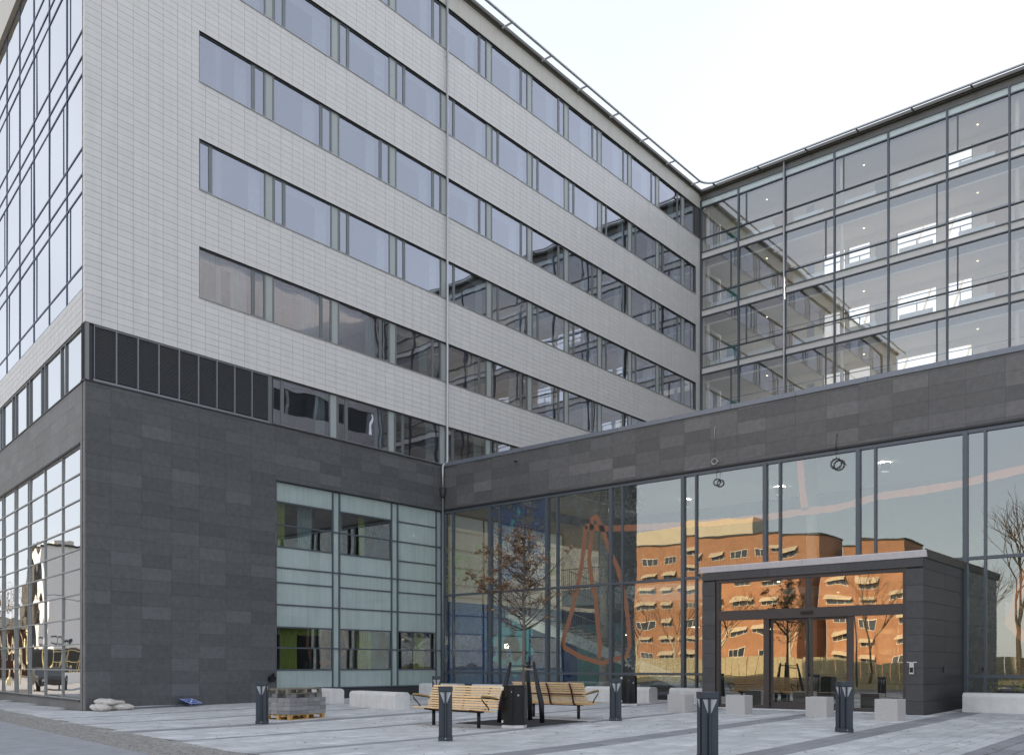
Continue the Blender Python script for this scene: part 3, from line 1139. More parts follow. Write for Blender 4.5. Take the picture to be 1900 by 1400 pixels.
# --- recessed glazed bay in the slate base
wz = [.59, 1.35, 2.24, 3.07, 3.97, 4.86, 5.46, 6.30, 7.18, 8.09, 8.90]
cols = [(-9.40, -6.59), (-6.17, -3.26), (-2.83, -.42)]
strips = [(-6.53, -6.23), (-3.20, -2.89), (-.36, -.03)]
DD = -.10
for s in [-9.41, -6.56, -6.20, -3.23, -2.86, -.39, -.03]:
    mb = MB()
    FA.box(mb, s - .03, s + .03, .55, 8.90, DD - .05, DD + .05)
    mb.build('mullion', 'frame_d', ob)
for ci, (a, b) in enumerate(cols):
    if ci < 2:
        win = [(2.0, 6.30, 8.09)]
    else:
        win = []
    win += [(2.0, 1.35, 3.07)]
    for j in range(len(wz) - 1):
        z0, z1 = wz[j], wz[j + 1]
        inwin = any(w_[1] - .01 <= z0 and z1 <= w_[2] + .01 for w_ in win)
        if inwin:
            pane(FA, a, b, z0 + .02, z1 - .02, DD, 'glass_a' if False else 'glass_b', ob)
        else:
            mb = MB()
            FA.box(mb, a + .005, b - .005, z0 + .02, z1 - .02, DD - .02, DD)
            mb.build('glass_panel', 'backglass', ob)
    for z in wz:
        mb = MB()
        FA.box(mb, a + .0, b - .0, z - .03, z + .03, DD - .04, DD + .035)
        mb.build('transom', 'frame_d', ob)
for a, b in strips:
    for j in (0, 2, 4, 6, 8):
        mb = MB()
        z0, z1 = wz[j], wz[j + 2]
        FA.box(mb, a + .005, b - .005, z0 + .03, z1 - .03, DD - .03, DD - .01)
        mb.build('glass_panel', 'backglass', ob)
        mb = MB()
        FA.box(mb, a, b, z0 - .03, z0 + .03, DD - .04, DD + .03)
        mb.build('transom', 'frame_d', ob)
# rooms behind it with green curtains
mb = MB()
mb.box(-6, -.6, -9.6, -.1, .9, .95)
mb.box(-6, -.6, -9.6, -.1, 3.3, 5.9)
mb.box(-6, -.6, -9.6, -.1, 8.3, 10.3)
mb.box(-6.1, -6, -9.6, -.1, 0, 11)
mb.box(-6, -.2, -9.62, -9.5, 0, 11)
mb.box(-6, -.2, -.1, -.04, 0, 11)
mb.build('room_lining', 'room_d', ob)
def drape(s0, s1, z0, z1, mk, d=-.45):
    mb_ = MB()
    n = max(6, int((s1 - s0) / .07))
    for i in range(n):
        a0, a1 = s0 + (s1 - s0) * i / n, s0 + (s1 - s0) * (i + 1) / n
        mb_.quad((d + .03 * (i % 2), a0, z0), (d + .03 * ((i + 1) % 2), a1, z0), (d + .03 * ((i + 1) % 2), a1, z1), (d + .03 * (i % 2), a0, z1))
    mb_.build('curtain', mk, ob)
drape(-9.4, -8.75, 6.2, 8.2, 'green')
drape(-8.1, -7.35, 6.2, 8.2, 'greenw')
drape(-6.2, -5.75, 6.2, 8.2, 'greenw')
drape(-4.85, -4.5, 6.2, 8.2, 'green')
drape(-8.95, -8.15, 1.2, 2.9, 'green')
drape(-9.4, -6.8, 2.78, 3.15, 'green', -.5)
drape(-4.95, -4.15, 1.2, 3.15, 'green')
drape(-1.55, -.85, 1.2, 3.15, 'green')

# --- rain pipes
pp = MB()
pp.tube([(.13, .16, 34.3), (.13, .16, 11.32), (.13, .10, 11.22), (.10, -.02, 11.16), (.10, -.12, 11.05), (.10, -.12, 9.95)], .055, 10)
o = pp.build('rain_pipe', 'galv', ob, smooth=True)
mb = MB()
mb.tube([(.10, -.12, 9.98), (.10, -.12, 9.6), (.10, -.12, 9.52)], [.17, .10, .06], 10)
mb.build('pipe_hopper', 'plinth', ob, smooth=True)
mb = MB()
mb.tube([(.10, -.12, 9.55), (.10, -.12, .15)], .05, 10)
mb.build('rain_pipe', 'frame', ob, smooth=True)
for z in [13, 15.5, 19.2, 23.2, 27.2, 30.8]:
    MB().tube([(.0, .16, z), (.19, .16, z)], .03, 6).build('pipe_clamp', 'galv', ob)
# small black fixture low on the slate wall
mb = MB()
mb.tube([(.0, -9.72, 1.0), (.22, -9.72, 1.0)], .13, 12)
mb.tube([(.1, -9.72, 1.15), (.18, -9.66, 1.2)], .05, 8)
mb.build('wall_lamp', 'steel_blk', ob)

# ================================================================ UPPER GLAZED WING
ew = tag(empty('glazed_wing', (0, 25.36, 11)), 'four storey glass fronted wing rising above the low entrance hall', 'building')
ew.location = (0, 0, 0)
EM = [.06, 2.87, 6.13, 9.38, 12.65, 15.95, 19.18, 22.4, 25.65, 28.9, 32.9]
FL = [14.19, 18.19, 22.19, 26.19, 30.19]
EZ0 = 10.8
for i, x in enumerate(EM):
    mb = MB()
    FE.box(mb, x - .05, x + .05, EZ0, 33.8, -.16, .04)
    mb.build('mullion', 'frame_d', ew)
for z in FL + [f_ - .46 for f_ in FL] + [f_ + .97 for f_ in FL] + [FL[0] - 4 + .97, 33.33, 33.80]:
    mb = MB()
    hh = .035 if abs((z - 14.19) % 4 - .97) > .01 else .03
    FE.box(mb, 0, 33, z - hh, z + hh, -.12, .03)
    mb.build('transom', 'frame_d', ew)
for i in range(len(EM) - 1):
    x0, x1 = EM[i] + .06, EM[i + 1] - .06
    for f_ in [10.19] + FL:
        ztop = f_ + 4 - .46 if f_ < 30 else 33.33
        fi = int(round((f_ - 10.19) / 4))
        if f_ > 11:
            pane(FE, x0, x1, f_ + .03, f_ + .94, -.06, 'glass_e', ew, tilt=.0006)
            mb = MB()
            FE.box(mb, x0, x1, f_ - .43, f_ - .035, -.08, -.03)
            mb.build('slab_edge_panel', 'slabedge', ew)
        if x1 < 24 and (i + fi) % 2 == 0:
            mm = x0 + .5 if fi % 2 else x1 - .5
            mb = MB()
            FE.box(mb, mm - .035, mm + .035, f_ + 1.0, ztop, -.10, .0)
            mb.build('sash_mullion', 'frame_d', ew)
        pane(FE, x0, x1, f_ + 1.0, ztop, -.06, 'glass_e', ew, tilt=.0006)
    mb = MB()
    FE.box(mb, x0, x1, 33.36, 33.77, -.08, -.04)
    mb.build('roof_strip_panel', 'fasglass', ew)
mb = MB()
FE.box(mb, .05, 33, 33.80, 34.22, -.3, -.05)
FE.box(mb, .05, 33, 34.22, 34.28, -.3, .10)
FE.box(mb, .05, 33, 34.28, 34.46, -.3, .24)
mb.build('gutter', 'gutter', ew)
MB().box(0, 33, 25.6, 28.6, 34.3, 34.44).build('roof', 'far_dark', ew)
YB = 28.4
for f_ in [10.19] + FL:
    c = f_ + 3.1
    top = f_ > 30
    mb = MB()
    mb.box(0.02, 33, 25.55, YB + .1, f_ - .40, f_ - .02)
    mb.build('floor_slab', 'floor_in', ew)
    mb = MB()
    mb.box(.02, 33, 25.95, YB, c, c + .05)
    mb.box(.02, 33, 25.91, 25.95, c - .02, c + .10)
    mb.build('ceiling', 'ceil', ew)
    MB().box(.02, 33, 26.05, 26.10, c + .1, f_ + 3.58).build('void_reflection_board', 'void', ew)  # added board: its blue grey paints the reflection over the open void
    # spine wall with openings onto the light court behind
    ops = [(7.5, 9.0), (9.15, 10.6), (12.2, 14.6), (15.2, 16.6), (20.0, 22.4)]
    if top:
        ops = [(15.2, 16.6)]
    if f_ < 11:
        ops = []
    mb = MB()
    x = .02
    for (a, b) in ops:
        mb.box(x, a, YB, YB + .15, f_, c)
        mb.box(a, b, YB, YB + .15, f_, f_ + .9)
        mb.box(a, b, YB, YB + .15, f_ + 2.7, c)
        x = b
    mb.box(x, 33, YB, YB + .15, f_, c)
    mb.build('spine_wall', 'white_in', ew)
    for (a, b) in ops:
        mb = MB()
        mb.box(a, b, YB + .04, YB + .10, f_ + 1.95, f_ + 2.02)
        mb.box((a + b) / 2 - .03, (a + b) / 2 + .03, YB + .04, YB + .10, f_ + .9, f_ + 1.95)
        mb.box(a, a + .05, YB - .02, YB + .12, f_ + .9, f_ + 2.7)
        mb.box(b - .05, b, YB - .02, YB + .12, f_ + .9, f_ + 2.7)
        mb.build('inner_window', 'frame', ew)
    for (a, b, k_) in [(.5, 1.5, 'teal'), (1.9, 2.6, 'white_in'), (4.0, 5.4, 'door_in'), (6.4, 6.9, 'void'), (10.9, 11.9, 'room'), (17.4, 18.6, 'door_in')]:
        MB().box(a, b, YB - .05, YB - .01, f_, f_ + 2.3).build('inner_door', k_, ew)
    MB().box(.02, 33, YB - .04, YB - .01, f_ + 2.42, f_ + 2.48).build('wall_rail', 'frame', ew)
    for i in range(len(EM) - 3):
        x0 = EM[i] + .55
        mb = MB()
        mb.box(x0, x0 + 1.9, 25.62, 25.72, f_ + .10, f_ + .42)
        mb.build('radiator', 'radiator', ew, bevel=.01)
        if i % 3 == 0:
            mb = MB()
            mb.tube([(EM[i] + .28, 25.9, f_), (EM[i] + .28, 25.9, c)], .12, 12)
            mb.build('round_column', 'white_in', ew, smooth=True)
        if (i + int(f_)) % 2:
            MB().tube([(EM[i] + 1.2, 27.2, c - .02), (EM[i] + 1.2, 27.2, c + .01)], .04, 10).build('down_or_fill_light', 'lamp_on', ew)
mb = MB()
for k in range(9):
    a = 6 + k * 1.9
    mb.tube([(a, 31.0, 15), (a + 6.5, 31.0, 34)], .08, 5)
mb.build('court_truss', 'galv', ew)
# second pipe on the wing
mb = MB()
mb.tube([(6.13, 25.22, 34.3), (6.13, 25.22, 10.9)], .055, 10)
mb.build('rain_pipe', 'galv', ew, smooth=True)
MB().box(33, 33.2, 25.4, 28.6, 0, 34.3).build('end_wall', 'tile_a', ew)

# ================================================================ ENTRANCE HALL
eh = tag(empty('entrance_hall', (0, 0, 0)), 'low glass entrance hall with a slate fascia between the two taller wings', 'building')
field(eh, 'stone_slab', FB, grid(.0, 33.3, 9.0, 11.03, .9, 1.105, -.045, .4576, .0045, []), -.03, 0, 'stone_b')
mb = MB()
FB.box(mb, .0, 33.3, 9.0, 11.05, -.4, -.034)
mb.build('fascia_core', 'joint_d', eh)
mb = MB()
s = 0.0
while s < 32:
    FB.box(mb, s + .004, s + 2.49, 11.03, 11.20, -.5, .045)
    s += 2.5
mb.build('coping', 'coping', eh)
mb = MB()
FB.box(mb, .0, 33.3, 8.93, 9.0, -.3, .03)
FB.box(mb, .0, 33.3, 8.87, 8.925, -.3, -.02)
mb.build('head_trim', 'plinth', eh)
MB().box(.02, 33.35, .45, 25.3, 10.3, 10.75).build('roof', 'far_dark', eh)
BM = [.06, 3.0, 6.31, 9.64, 12.98, 16.33, 19.66, 22.98, 26.31, 29.64, 33.25]
for i, x in enumerate(BM):
    mb = MB()
    FB.box(mb, x - .07, x + .07, .28, 8.87, -.20, .03)
    mb.build('mullion', 'frame_d', eh)
    if i < len(BM) - 1:
        mb = MB()
        FB.box(mb, x + .53, x + .60, .28, 8.87, -.16, .015)
        mb.build('mullion', 'frame_d', eh)
for z in [.42, 1.19, 4.87, 8.83]:
    mb = MB()
    FB.box(mb, .05, 33.3, z - .05, z + .05, -.15, .005)
    mb.build('transom', 'frame_d', eh)
for i in range(len(BM) - 1):
    a, b, c = BM[i] + .06, BM[i] + .54, BM[i + 1] - .06
    for z0, z1 in [(.46, 1.15), (1.23, 4.83), (4.91, 8.80)]:
        if 16 < a < 22.5 and z1 < 4.5:
            continue
        pane(FB, a, b, z0, z1, -.07, 'glass_b', eh)
        pane(FB, b + .05, c, z0, z1, -.07, 'glass_b', eh)
mb = MB()
FB.box(mb, .05, 16.1, .1, .38, -.25, -.03)
FB.box(mb, 23.0, 33.3, .1, .38, -.25, -.03)
mb.build('plinth', 'plinth', eh)
# interior
MB().box(.02, 33.35, .3, 20, .12, .19).build('hall_floor', 'floor_in', eh)
MB().box(.02, 33.35, .45, 20, 10.0, 10.05).build('hall_ceiling', 'ceil', eh)
mb = MB()
mb.box(0.02, 33.3, 13, 13.2, .2, 10)
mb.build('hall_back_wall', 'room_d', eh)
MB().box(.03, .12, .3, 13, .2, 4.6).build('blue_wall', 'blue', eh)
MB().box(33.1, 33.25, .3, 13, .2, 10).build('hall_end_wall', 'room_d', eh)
MB().box(.6, 2.9, 6.9, 7.1, .2, 3.2).build('blue_wall', 'blue', eh)
MB().box(3.2, 6.0, 6.5, 6.7, .2, 3.6).build('teal_wall', 'teal', eh)
mb = MB()
mb.box(2.6, 15.5, 6.0, 12.9, 4.55, 5.35)
mb.build('gallery_slab', 'stair', eh)
def railing(p0, p1, h, step, name='railing'):
    mb_ = MB()
    p0, p1 = Vector(p0), Vector(p1)
    n = max(2, int((p1 - p0).length / step))
    for i in range(n + 1):
        q = p0.lerp(p1, i / n)
        mb_.tube([q, q + Vector((0, 0, h))], .012, 4, cap=False)
    mb_.tube([p0 + Vector((0, 0, h)), p1 + Vector((0, 0, h))], .025, 6)
    mb_.tube([p0 + Vector((0, 0, .08)), p1 + Vector((0, 0, .08))], .015, 6)
    return mb_.build(name, 'frame', eh)
railing((2.6, 5.95, 5.35), (15.5, 5.95, 5.35), 1.05, .13)
# stair flight falling to the right
mb = MB()
def stringer(y0, y1):
    a = [(.6, 4.45), (10.9, 1.0), (12.4, .42), (12.4, .2), (11.6, .2), (.6, 3.95)]
    vs = [(x, y0, z) for x, z in a] + [(x, y1, z) for x, z in a]
    n = len(a)
    mb.add(vs, [tuple(range(n)), tuple(range(2 * n - 1, n - 1, -1))] + [(i, n + i, n + (i + 1) % n, (i + 1) % n) for i in range(n)])
stringer(3.9, 3.98)
stringer(5.6, 5.68)
mb.build('stair_stringer', 'stair', eh)
for k in range(24):
    x = .8 + k * .46
    z = 4.4 - k * .154
    MB().box(x, x + .46, 3.98, 5.6, z - .05, z).build('stair_tread', 'floor_in', eh)
railing((.6, 3.92, 4.45), (12.3, 3.92, .45), 1.0, .14)
railing((3.2, 5.8, 5.3), (13.5, 5.8, 1.2), 1.0, .16)
for x in (5.6, 15.9, 24.5):
    mb = MB()
    mb.tube([(x, 5.4, .2), (x, 5.4, 10)], .22, 14)
    mb.build('round_column', 'white_in', eh, smooth=True)
for (x, y, z) in [(4.6, 9.0, 3.1), (8.6, 9.0, 3.4), (12.5, 9.0, 3.2)]:
    MB().tube([(x, y, z), (x, y, z + .04)], .18, 12).build('ceiling_lamp', 'lamp_on', eh)
MB().tube([(2.1, 2.2, 2.42), (2.1, 2.24, 2.46), (2.1, 2.3, 2.42)], [.10, .14, .06], 12).build('spot_lamp', 'lamp_hot', eh)
MB().tube([(2.1, 2.3, 2.45), (2.1, 2.3, 10.0)], .012, 5).build('lamp_rod', 'frame_d', eh)
for (x, y) in [(1.5, 3), (3.8, 3), (6.5, 2.6), (9.0, 2.6), (11.5, 2.6), (2.5, 10), (7.5, 10), (12.5, 10), (18, 8), (25, 8)]:  # added lamps, no fittings of the hall: they brighten the stair
    MB().tube([(x, y, 9.94), (x, y, 9.99)], .15, 12).build('down_or_fill_light', 'lamp_fill', eh)
    MB().tube([(x, y, 9.62), (x, y, 9.98)], .19, 16, cap=False).build('fill_shroud', 'steel_blk', eh, smooth=True)  # shroud added to hide the bright disc of the extra lamp
mb = MB()
mb.box(23.6, 27, 3.5, 3.7, .2, 3.4)
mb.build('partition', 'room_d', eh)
mb = MB()
mb.box(23.2, 30, 4.4, 4.6, 3.2, 4.5)
mb.build('balcony_front', 'white_in', eh)
# vinyl line drawing behind the glass
H1 = [(24.61, 7.47), (23.56, 7.34), (22.89, 7.25), (21.49, 7.18), (20.28, 7.16), (19.57, 7.03), (18.82, 6.93), (17.87, 6.94), (16.92, 6.91), (16.25, 6.89), (14.87, 6.9), (13.61, 6.95), (12.35, 6.99), (10.85, 7.06), (9.22, 7.18), (8.31, 7.38)]
HD = [(8.31, 7.38), (8.24, 6.5), (8.12, 5.74), (7.95, 5.0), (7.64, 3.92), (7.15, 2.6), (7.21, 2.3), (8.09, 1.88), (9.19, 1.61), (9.46, 1.72), (10.36, 1.89), (10.51, 2.33), (10.43, 3.42), (10.22, 4.52), (9.96, 5.45), (9.54, 6.24), (9.11, 7.32), (8.86, 7.74), (8.65, 7.62), (8.62, 7.03), (8.51, 5.96), (8.65, 4.96), (8.84, 4.34), (8.94, 3.18), (9.08, 2.28), (9.0, 1.81)]
VV = [(17.6, 8.80), (17.68, 7.84), (17.79, 6.99)]
RR = [(26.5, 4.9), (24.75, 4.6), (24.52, 3.93), (24.19, 2.83), (24.61, 2.35), (26.4, 1.9)]
H0 = [(27.5, 7.7), (24.61, 7.47)]
def ribbon(pts, wd, mk='orange'):
    dense = []
    for a, b in zip(pts[:-1], pts[1:]):
        n = max(1, int(math.hypot(b[0] - a[0], b[1] - a[1]) / .12))
        for i in range(n):
            dense.append((a[0] + (b[0] - a[0]) * i / n, a[1] + (b[1] - a[1]) * i / n))
    dense.append(pts[-1])
    mb_ = MB()
    L_, R_ = [], []
    for i, p in enumerate(dense):
        q0, q1 = dense[max(i - 1, 0)], dense[min(i + 1, len(dense) - 1)]
        dx, dz = q1[0] - q0[0], q1[1] - q0[1]
        l = math.hypot(dx, dz) or 1
        ww = wd * rnd.uniform(.85, 1.15)
        L_.append((p[0] - dz / l * ww, .082, p[1] + dx / l * ww))
        R_.append((p[0] + dz / l * ww, .082, p[1] - dx / l * ww))
    n = len(dense)
    mb_.add(L_ + R_, [(i, i + 1, n + i + 1, n + i) for i in range(n - 1)])
    mb_.build('window_drawing', mk, eh)
for l_, d_ in ((H1, .125), (HD, .105), (VV, .12), (RR, .13), (H0, .125)):
    ribbon(l_, d_)
def film(x0, x1, z0, z1, mk, y=.09):
    mb_ = MB()
    mb_.quad((x0, y, z0), (x1, y, z0), (x1, y, z1), (x0, y, z1))
    mb_.build('window_film', mk, eh)
def blob(cx_, cz_, r, mk, y=.095, sx=1.0):
    n = 22
    pts = []
    for i in range(n):
        rr_ = r * (1 + .28 * math.sin(5 * i * 2 * PI / n + cx_) * rnd.uniform(.6, 1.2))
        pts.append((cx_ + sx * rr_ * math.cos(2 * PI * i / n), y, cz_ + rr_ * math.sin(2 * PI * i / n)))
    mb_ = MB()
    mb_.add(pts, [tuple(range(n))])
    mb_.build('window_film', mk, eh)
film(6.95, 9.56, 1.2, 8.8, 'film_g')
film(9.7, 11.2, 1.2, 8.8, 'film_g', .10)
film(10.2, 10.95, 1.2, 8.8, 'film_d', .105)
film(.13, 2.93, .46, 4.2, 'film_b')
film(.13, 2.93, 4.9, 7.2, 'film_y', .10)
film(3.07, 6.2, .46, 2.2, 'film_b', .10)
film(3.05, 6.2, 4.9, 8.8, 'film_b', .12)
film(23.05, 26.2, .46, 5.6, 'film_d', .11)
film(11.0, 16.2, .46, 1.15, 'film_g')
for (x, z, r) in [(3.9, 2.7, .75), (4.7, 2.6, .8), (4.6, 1.7, .6), (3.6, 1.9, .45)]:
    blob(x, z, r, 'film_t')
blob(5.9, 7.72, .26, M['leaf'] if False else 'film_y')
for (x, z, r) in [(5.95, 7.7, .22), (3.95, 7.0, .30), (6.55, 6.4, .18), (6.6, 5.6, .2), (3.3, 6.6, .18)]:
    blob(x, z, r, 'film_y', .097)
for (x, z, r) in [(4.3, 7.9, .2), (4.65, 8.4, .2)]:
    blob(x, z, r, 'film_t', .098, .6)

# ================================================================ ENTRANCE PORCH
ep = tag(empty('entrance_porch', (19.6, -2.2, .15)), 'dark slate and glass entrance porch with automatic doors and pale roof flashing', 'porch')
ep.location = (0, 0, 0)
PX0, PX1, PY = 16.15, 22.95, -4.33
FP = Fr((0, PY), (1, 0), (0, -1))
FPR = Fr((PX1, 0), (0, 1), (1, 0))
FPL = Fr((PX0, 0), (0, 1), (-1, 0))
PG = gz(-4.3)
mb = MB()
FP.box(mb, PX0 + .03, PX0 + .44, PG, 4.27, -.40, -.034)
FP.box(mb, PX1 - .44, PX1 - .03, PG, 4.27, -.40, -.034)
FP.box(mb, PX0 + .03, PX1 - .03, 4.3, 4.5, -.40, -.034)
FPR.box(mb, PY + .40, -.02, PG, 4.5, -.3, -.034)
FPL.box(mb, PY + .40, -.02, PG, 4.5, -.3, -.034)
mb.build('porch_core', 'joint_d', ep)
zc = [(PG, .53)] + [(.53 + .462 * k, .53 + .462 * (k + 1)) for k in range(8)]
pc = []
for z0, z1 in zc:
    z1 = min(z1, 4.27)
    pc += [(PX0, PX0 + .46, z0 + .004, z1 - .004), (PX1 - .46, PX1, z0 + .004, z1 - .004)]
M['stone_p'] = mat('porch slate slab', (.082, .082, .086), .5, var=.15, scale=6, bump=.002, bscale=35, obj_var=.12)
field(ep, 'stone_slab', FP, pc, -.03, 0, 'stone_p')
pc = [(PX0 + (PX1 - PX0) * k / 3 + .004, PX0 + (PX1 - PX0) * (k + 1) / 3 - .004, 4.275, 4.52) for k in range(3)]
field(ep, 'head_slab', FP, pc, -.03, 0, 'stone_p')
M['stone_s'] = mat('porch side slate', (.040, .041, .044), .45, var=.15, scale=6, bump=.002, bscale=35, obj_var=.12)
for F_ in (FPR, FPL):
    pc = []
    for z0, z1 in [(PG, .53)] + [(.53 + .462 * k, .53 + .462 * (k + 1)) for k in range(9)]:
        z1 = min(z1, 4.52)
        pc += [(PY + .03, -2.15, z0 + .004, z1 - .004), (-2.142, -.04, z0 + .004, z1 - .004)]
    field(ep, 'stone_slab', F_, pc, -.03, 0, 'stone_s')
mb = MB()   # flashing leans out as it rises
for x0, x1 in ((PX0 - .06, 19.5), (19.51, PX1 + .10)):
    mb.add([(x0, PY - .02, 4.53), (x1, PY - .02, 4.53), (x1, PY - .10, 4.70), (x0, PY - .10, 4.70),
            (x0, PY + .04, 4.53), (x1, PY + .04, 4.53), (x1, PY - .06, 4.72), (x0, PY - .06, 4.72)],
           [(0, 1, 2, 3), (3, 2, 6, 7), (7, 6, 5, 4), (1, 5, 6, 2), (0, 3, 7, 4), (0, 4, 5, 1)])
mb.build('front_flashing', 'alu', ep)
mb = MB()
mb.add([(PX1 + .02, PY, 4.53), (PX1 + .02, -.02, 4.53), (PX1 + .11, -.02, 4.74), (PX1 + .11, PY - .09, 4.74),
        (PX1 - .04, PY, 4.53), (PX1 - .04, -.02, 4.53), (PX1 + .06, -.02, 4.76), (PX1 + .06, PY - .05, 4.76)],
       [(0, 1, 2, 3), (3, 2, 6, 7), (7, 6, 5, 4), (1, 5, 6, 2), (0, 3, 7, 4), (0, 4, 5, 1)])
mb.build('side_flashing', 'gutter', ep)
MB().box(PX0, PX1, PY + .04, -.05, 4.55, 4.62).build('porch_roof', 'far_dark', ep)
# glazed screen
GY = -.13      # set back
def scr(name, s0, s1, z0, z1, d0=-.20, d1=-.10, mk='frame_b'):
    mb_ = MB()
    FP.box(mb_, s0, s1, z0, z1, d0, d1)
    return mb_.build(name, mk, ep)
scr('jamb', PX0 + .46, PX0 + .56, PG + .02, 4.27, -.25, -.06)
scr('jamb', PX1 - .56, PX1 - .46, PG + .02, 4.27, -.25, -.06)
scr('head_frame', PX0 + .56, PX1 - .56, 4.17, 4.27, -.25, -.07)
scr('door_header', PX0 + .56, PX1 - .56, 2.97, 3.27, -.26, -.05)
scr('mullion', 19.56, 19.70, 3.27, 4.17)
scr('mullion', 18.22, 18.40, PG + .02, 2.97)
scr('mullion', 20.84, 20.98, PG + .02, 2.97)
scr('threshold', PX0 + .46, PX1 - .46, PG - .01, PG + .035, -.3, -.02, 'white')
for a, b in ((PX0 + .56, 19.56), (19.70, PX1 - .56)):
    pane(FP, a, b, 3.27, 4.17, -.15, 'glass_d', ep)
for a, b in ((PX0 + .56, 18.22), (20.98, PX1 - .56)):
    scr('bottom_rail', a, b, PG + .04, PG + .14)
    pane(FP, a, b, PG + .14, 2.97, -.15, 'glass_d', ep)
for a, b in ((18.42, 19.60), (19.68, 20.84)):
    mb = MB()
    for (s0, s1, z0, z1) in [(a, a + .07, PG + .05, 2.96), (b - .07, b, PG + .05, 2.96), (a + .07, b - .07, PG + .05, PG + .24), (a + .07, b - .07, 2.90, 2.96)]:
        FP.box(mb, s0, s1, z0, z1, -.24, -.18)
    dr = mb.build('sliding_door', 'frame_b', ep)
    pane(FP, a + .07, b - .07, PG + .24, 2.90, -.21, 'glass_d', dr)
scr('door_sensor', 19.45, 19.80, 3.08, 3.16, -.05, .0, 'steel_blk')
# entry phone on the right pillar
mb = MB()
FP.box(mb, PX1 - .36, PX1 - .24, 1.28, 1.62, 0, .035)
k_ = mb.build('entry_phone', 'galv', ep, bevel=.006)
mb = MB()
FP.box(mb, PX1 - .345, PX1 - .255, 1.33, 1.47, .036, .042)
mb.build('keypad', 'screen', k_)
mb = MB()
for (a, b, c, d) in [(PX1 - .43, PX1 - .36, 1.60, 1.63), (PX1 - .24, PX1 - .17, 1.60, 1.63)]:
    FP.box(mb, a, b, c, d, 0, .012)
mb.build('wall_plate', 'galv', ep)
mb = MB()
FPR.box(mb, -2.35, -2.18, 1.32, 1.49, 0, .03)
mb.build('socket_box', 'bin_side', ep)
# lobby inside
MB().box(PX0 + .3, PX1 - .3, PY + .4, 0.3, PG - .05, PG + .015).build('mat_well', 'floor_in', ep)
MB().box(PX0 + .3, PX1 - .3, PY + .3, -.05, 4.28, 4.32).build('lobby_ceiling', 'ceil', ep)

for x in (18.0, 22.1):
    MB().tube([(x, -2.6, 4.24), (x, -2.6, 4.275)], .045, 10).build('down_or_fill_light', 'lamp_on', ep)
# reception desk, chair etc. in the hall behind the doors
dk = tag(empty('reception_desk', (18.6, 4.2, .2)), 'dark reception desk with a screen, dimly seen behind the entrance doors', 'desk')
dk.location = (0, 0, 0)
MB().box(17.6, 20.2, 4.0, 4.7, 1.15, 1.2).build('desk_top', 'floor_in', dk)
MB().box(17.7, 20.1, 4.05, 4.15, .2, 1.15).build('desk_front', 'red_in', dk)
MB().box(17.7, 17.8, 4.15, 4.65, .2, 1.15).build('desk_side', 'red_in', dk)
MB().box(20.0, 20.1, 4.15, 4.65, .2, 1.15).build('desk_side', 'red_in', dk)
mb = MB()
mb.box(18.5, 19.0, 4.3, 4.34, 1.3, 1.62)
mb.box(18.7, 18.8, 4.34, 4.4, 1.2, 1.4)
mb.build('monitor', 'screen', dk)

# person in dark clothes and a yellow vest behind the right door pane
def skinned(name, joints, edges, mk, parent, root=0):
    me = bpy.data.meshes.new(name)
    me.from_pydata([j[:3] for j in joints], edges, [])
    o_ = bpy.data.objects.new(name, me)
    col.objects.link(o_)
    me.materials.append(M[mk])
    sk = o_.modifiers.new('skin', 'SKIN')
    for i, j in enumerate(joints):
        r_ = j[3] if isinstance(j[3], tuple) else (j[3], j[3])
        me.skin_vertices[0].data[i].radius = r_
    me.skin_vertices[0].data[root].use_root = True
    sb = o_.modifiers.new('sub', 'SUBSURF')
    sb.levels = sb.render_levels = 1
    sk.use_smooth_shade = True
    o_.parent = parent
    return o_
pe = tag(empty('person', (21.9, -2.6, PG + .02), R(200)), 'person in dark work clothes and a yellow vest bending forward behind the right entrance pane', 'person')
J = [(0, 0, .92, .15), (0, .10, 1.08, .15), (0, .26, 1.26, .165), (0, .38, 1.36, .09), (0, .43, 1.42, .06),
     (.10, -.01, .86, .105), (.13, .05, .50, .075), (.14, -.02, .10, .05), (.14, .14, .04, .045),
     (-.10, -.01, .86, .105), (-.14, .10, .50, .075), (-.14, .12, .10, .05), (-.14, .28, .04, .045),
     (.20, .30, 1.28, .07), (.26, .36, 1.02, .05), (.20, .50, .80, .038),
     (-.20, .30, 1.28, .07), (-.26, .38, 1.02, .05), (-.18, .52, .80, .038)]
E_ = [(0, 1), (1, 2), (2, 3), (3, 4), (0, 5), (5, 6), (6, 7), (7, 8), (0, 9), (9, 10), (10, 11), (11, 12), (2, 13), (13, 14), (14, 15), (2, 16), (16, 17), (17, 18)]
skinned('body', J, E_, 'cloth_d', pe)
HJ = [(0, .43, 1.40, .055), (0, .47, 1.50, .085), (0, .50, 1.58, .085), (0, .50, 1.62, .06)]
skinned('head', HJ, [(0, 1), (1, 2), (2, 3)], 'skin', pe)
skinned('hair', [(0, .45, 1.56, .09), (0, .46, 1.63, .08)], [(0, 1)], 'hair', pe)
skinned('vest', [(0, .06, 1.03, .165), (0, .16, 1.14, .168), (0, .27, 1.27, .175)], [(0, 1), (1, 2)], 'hivis', pe)
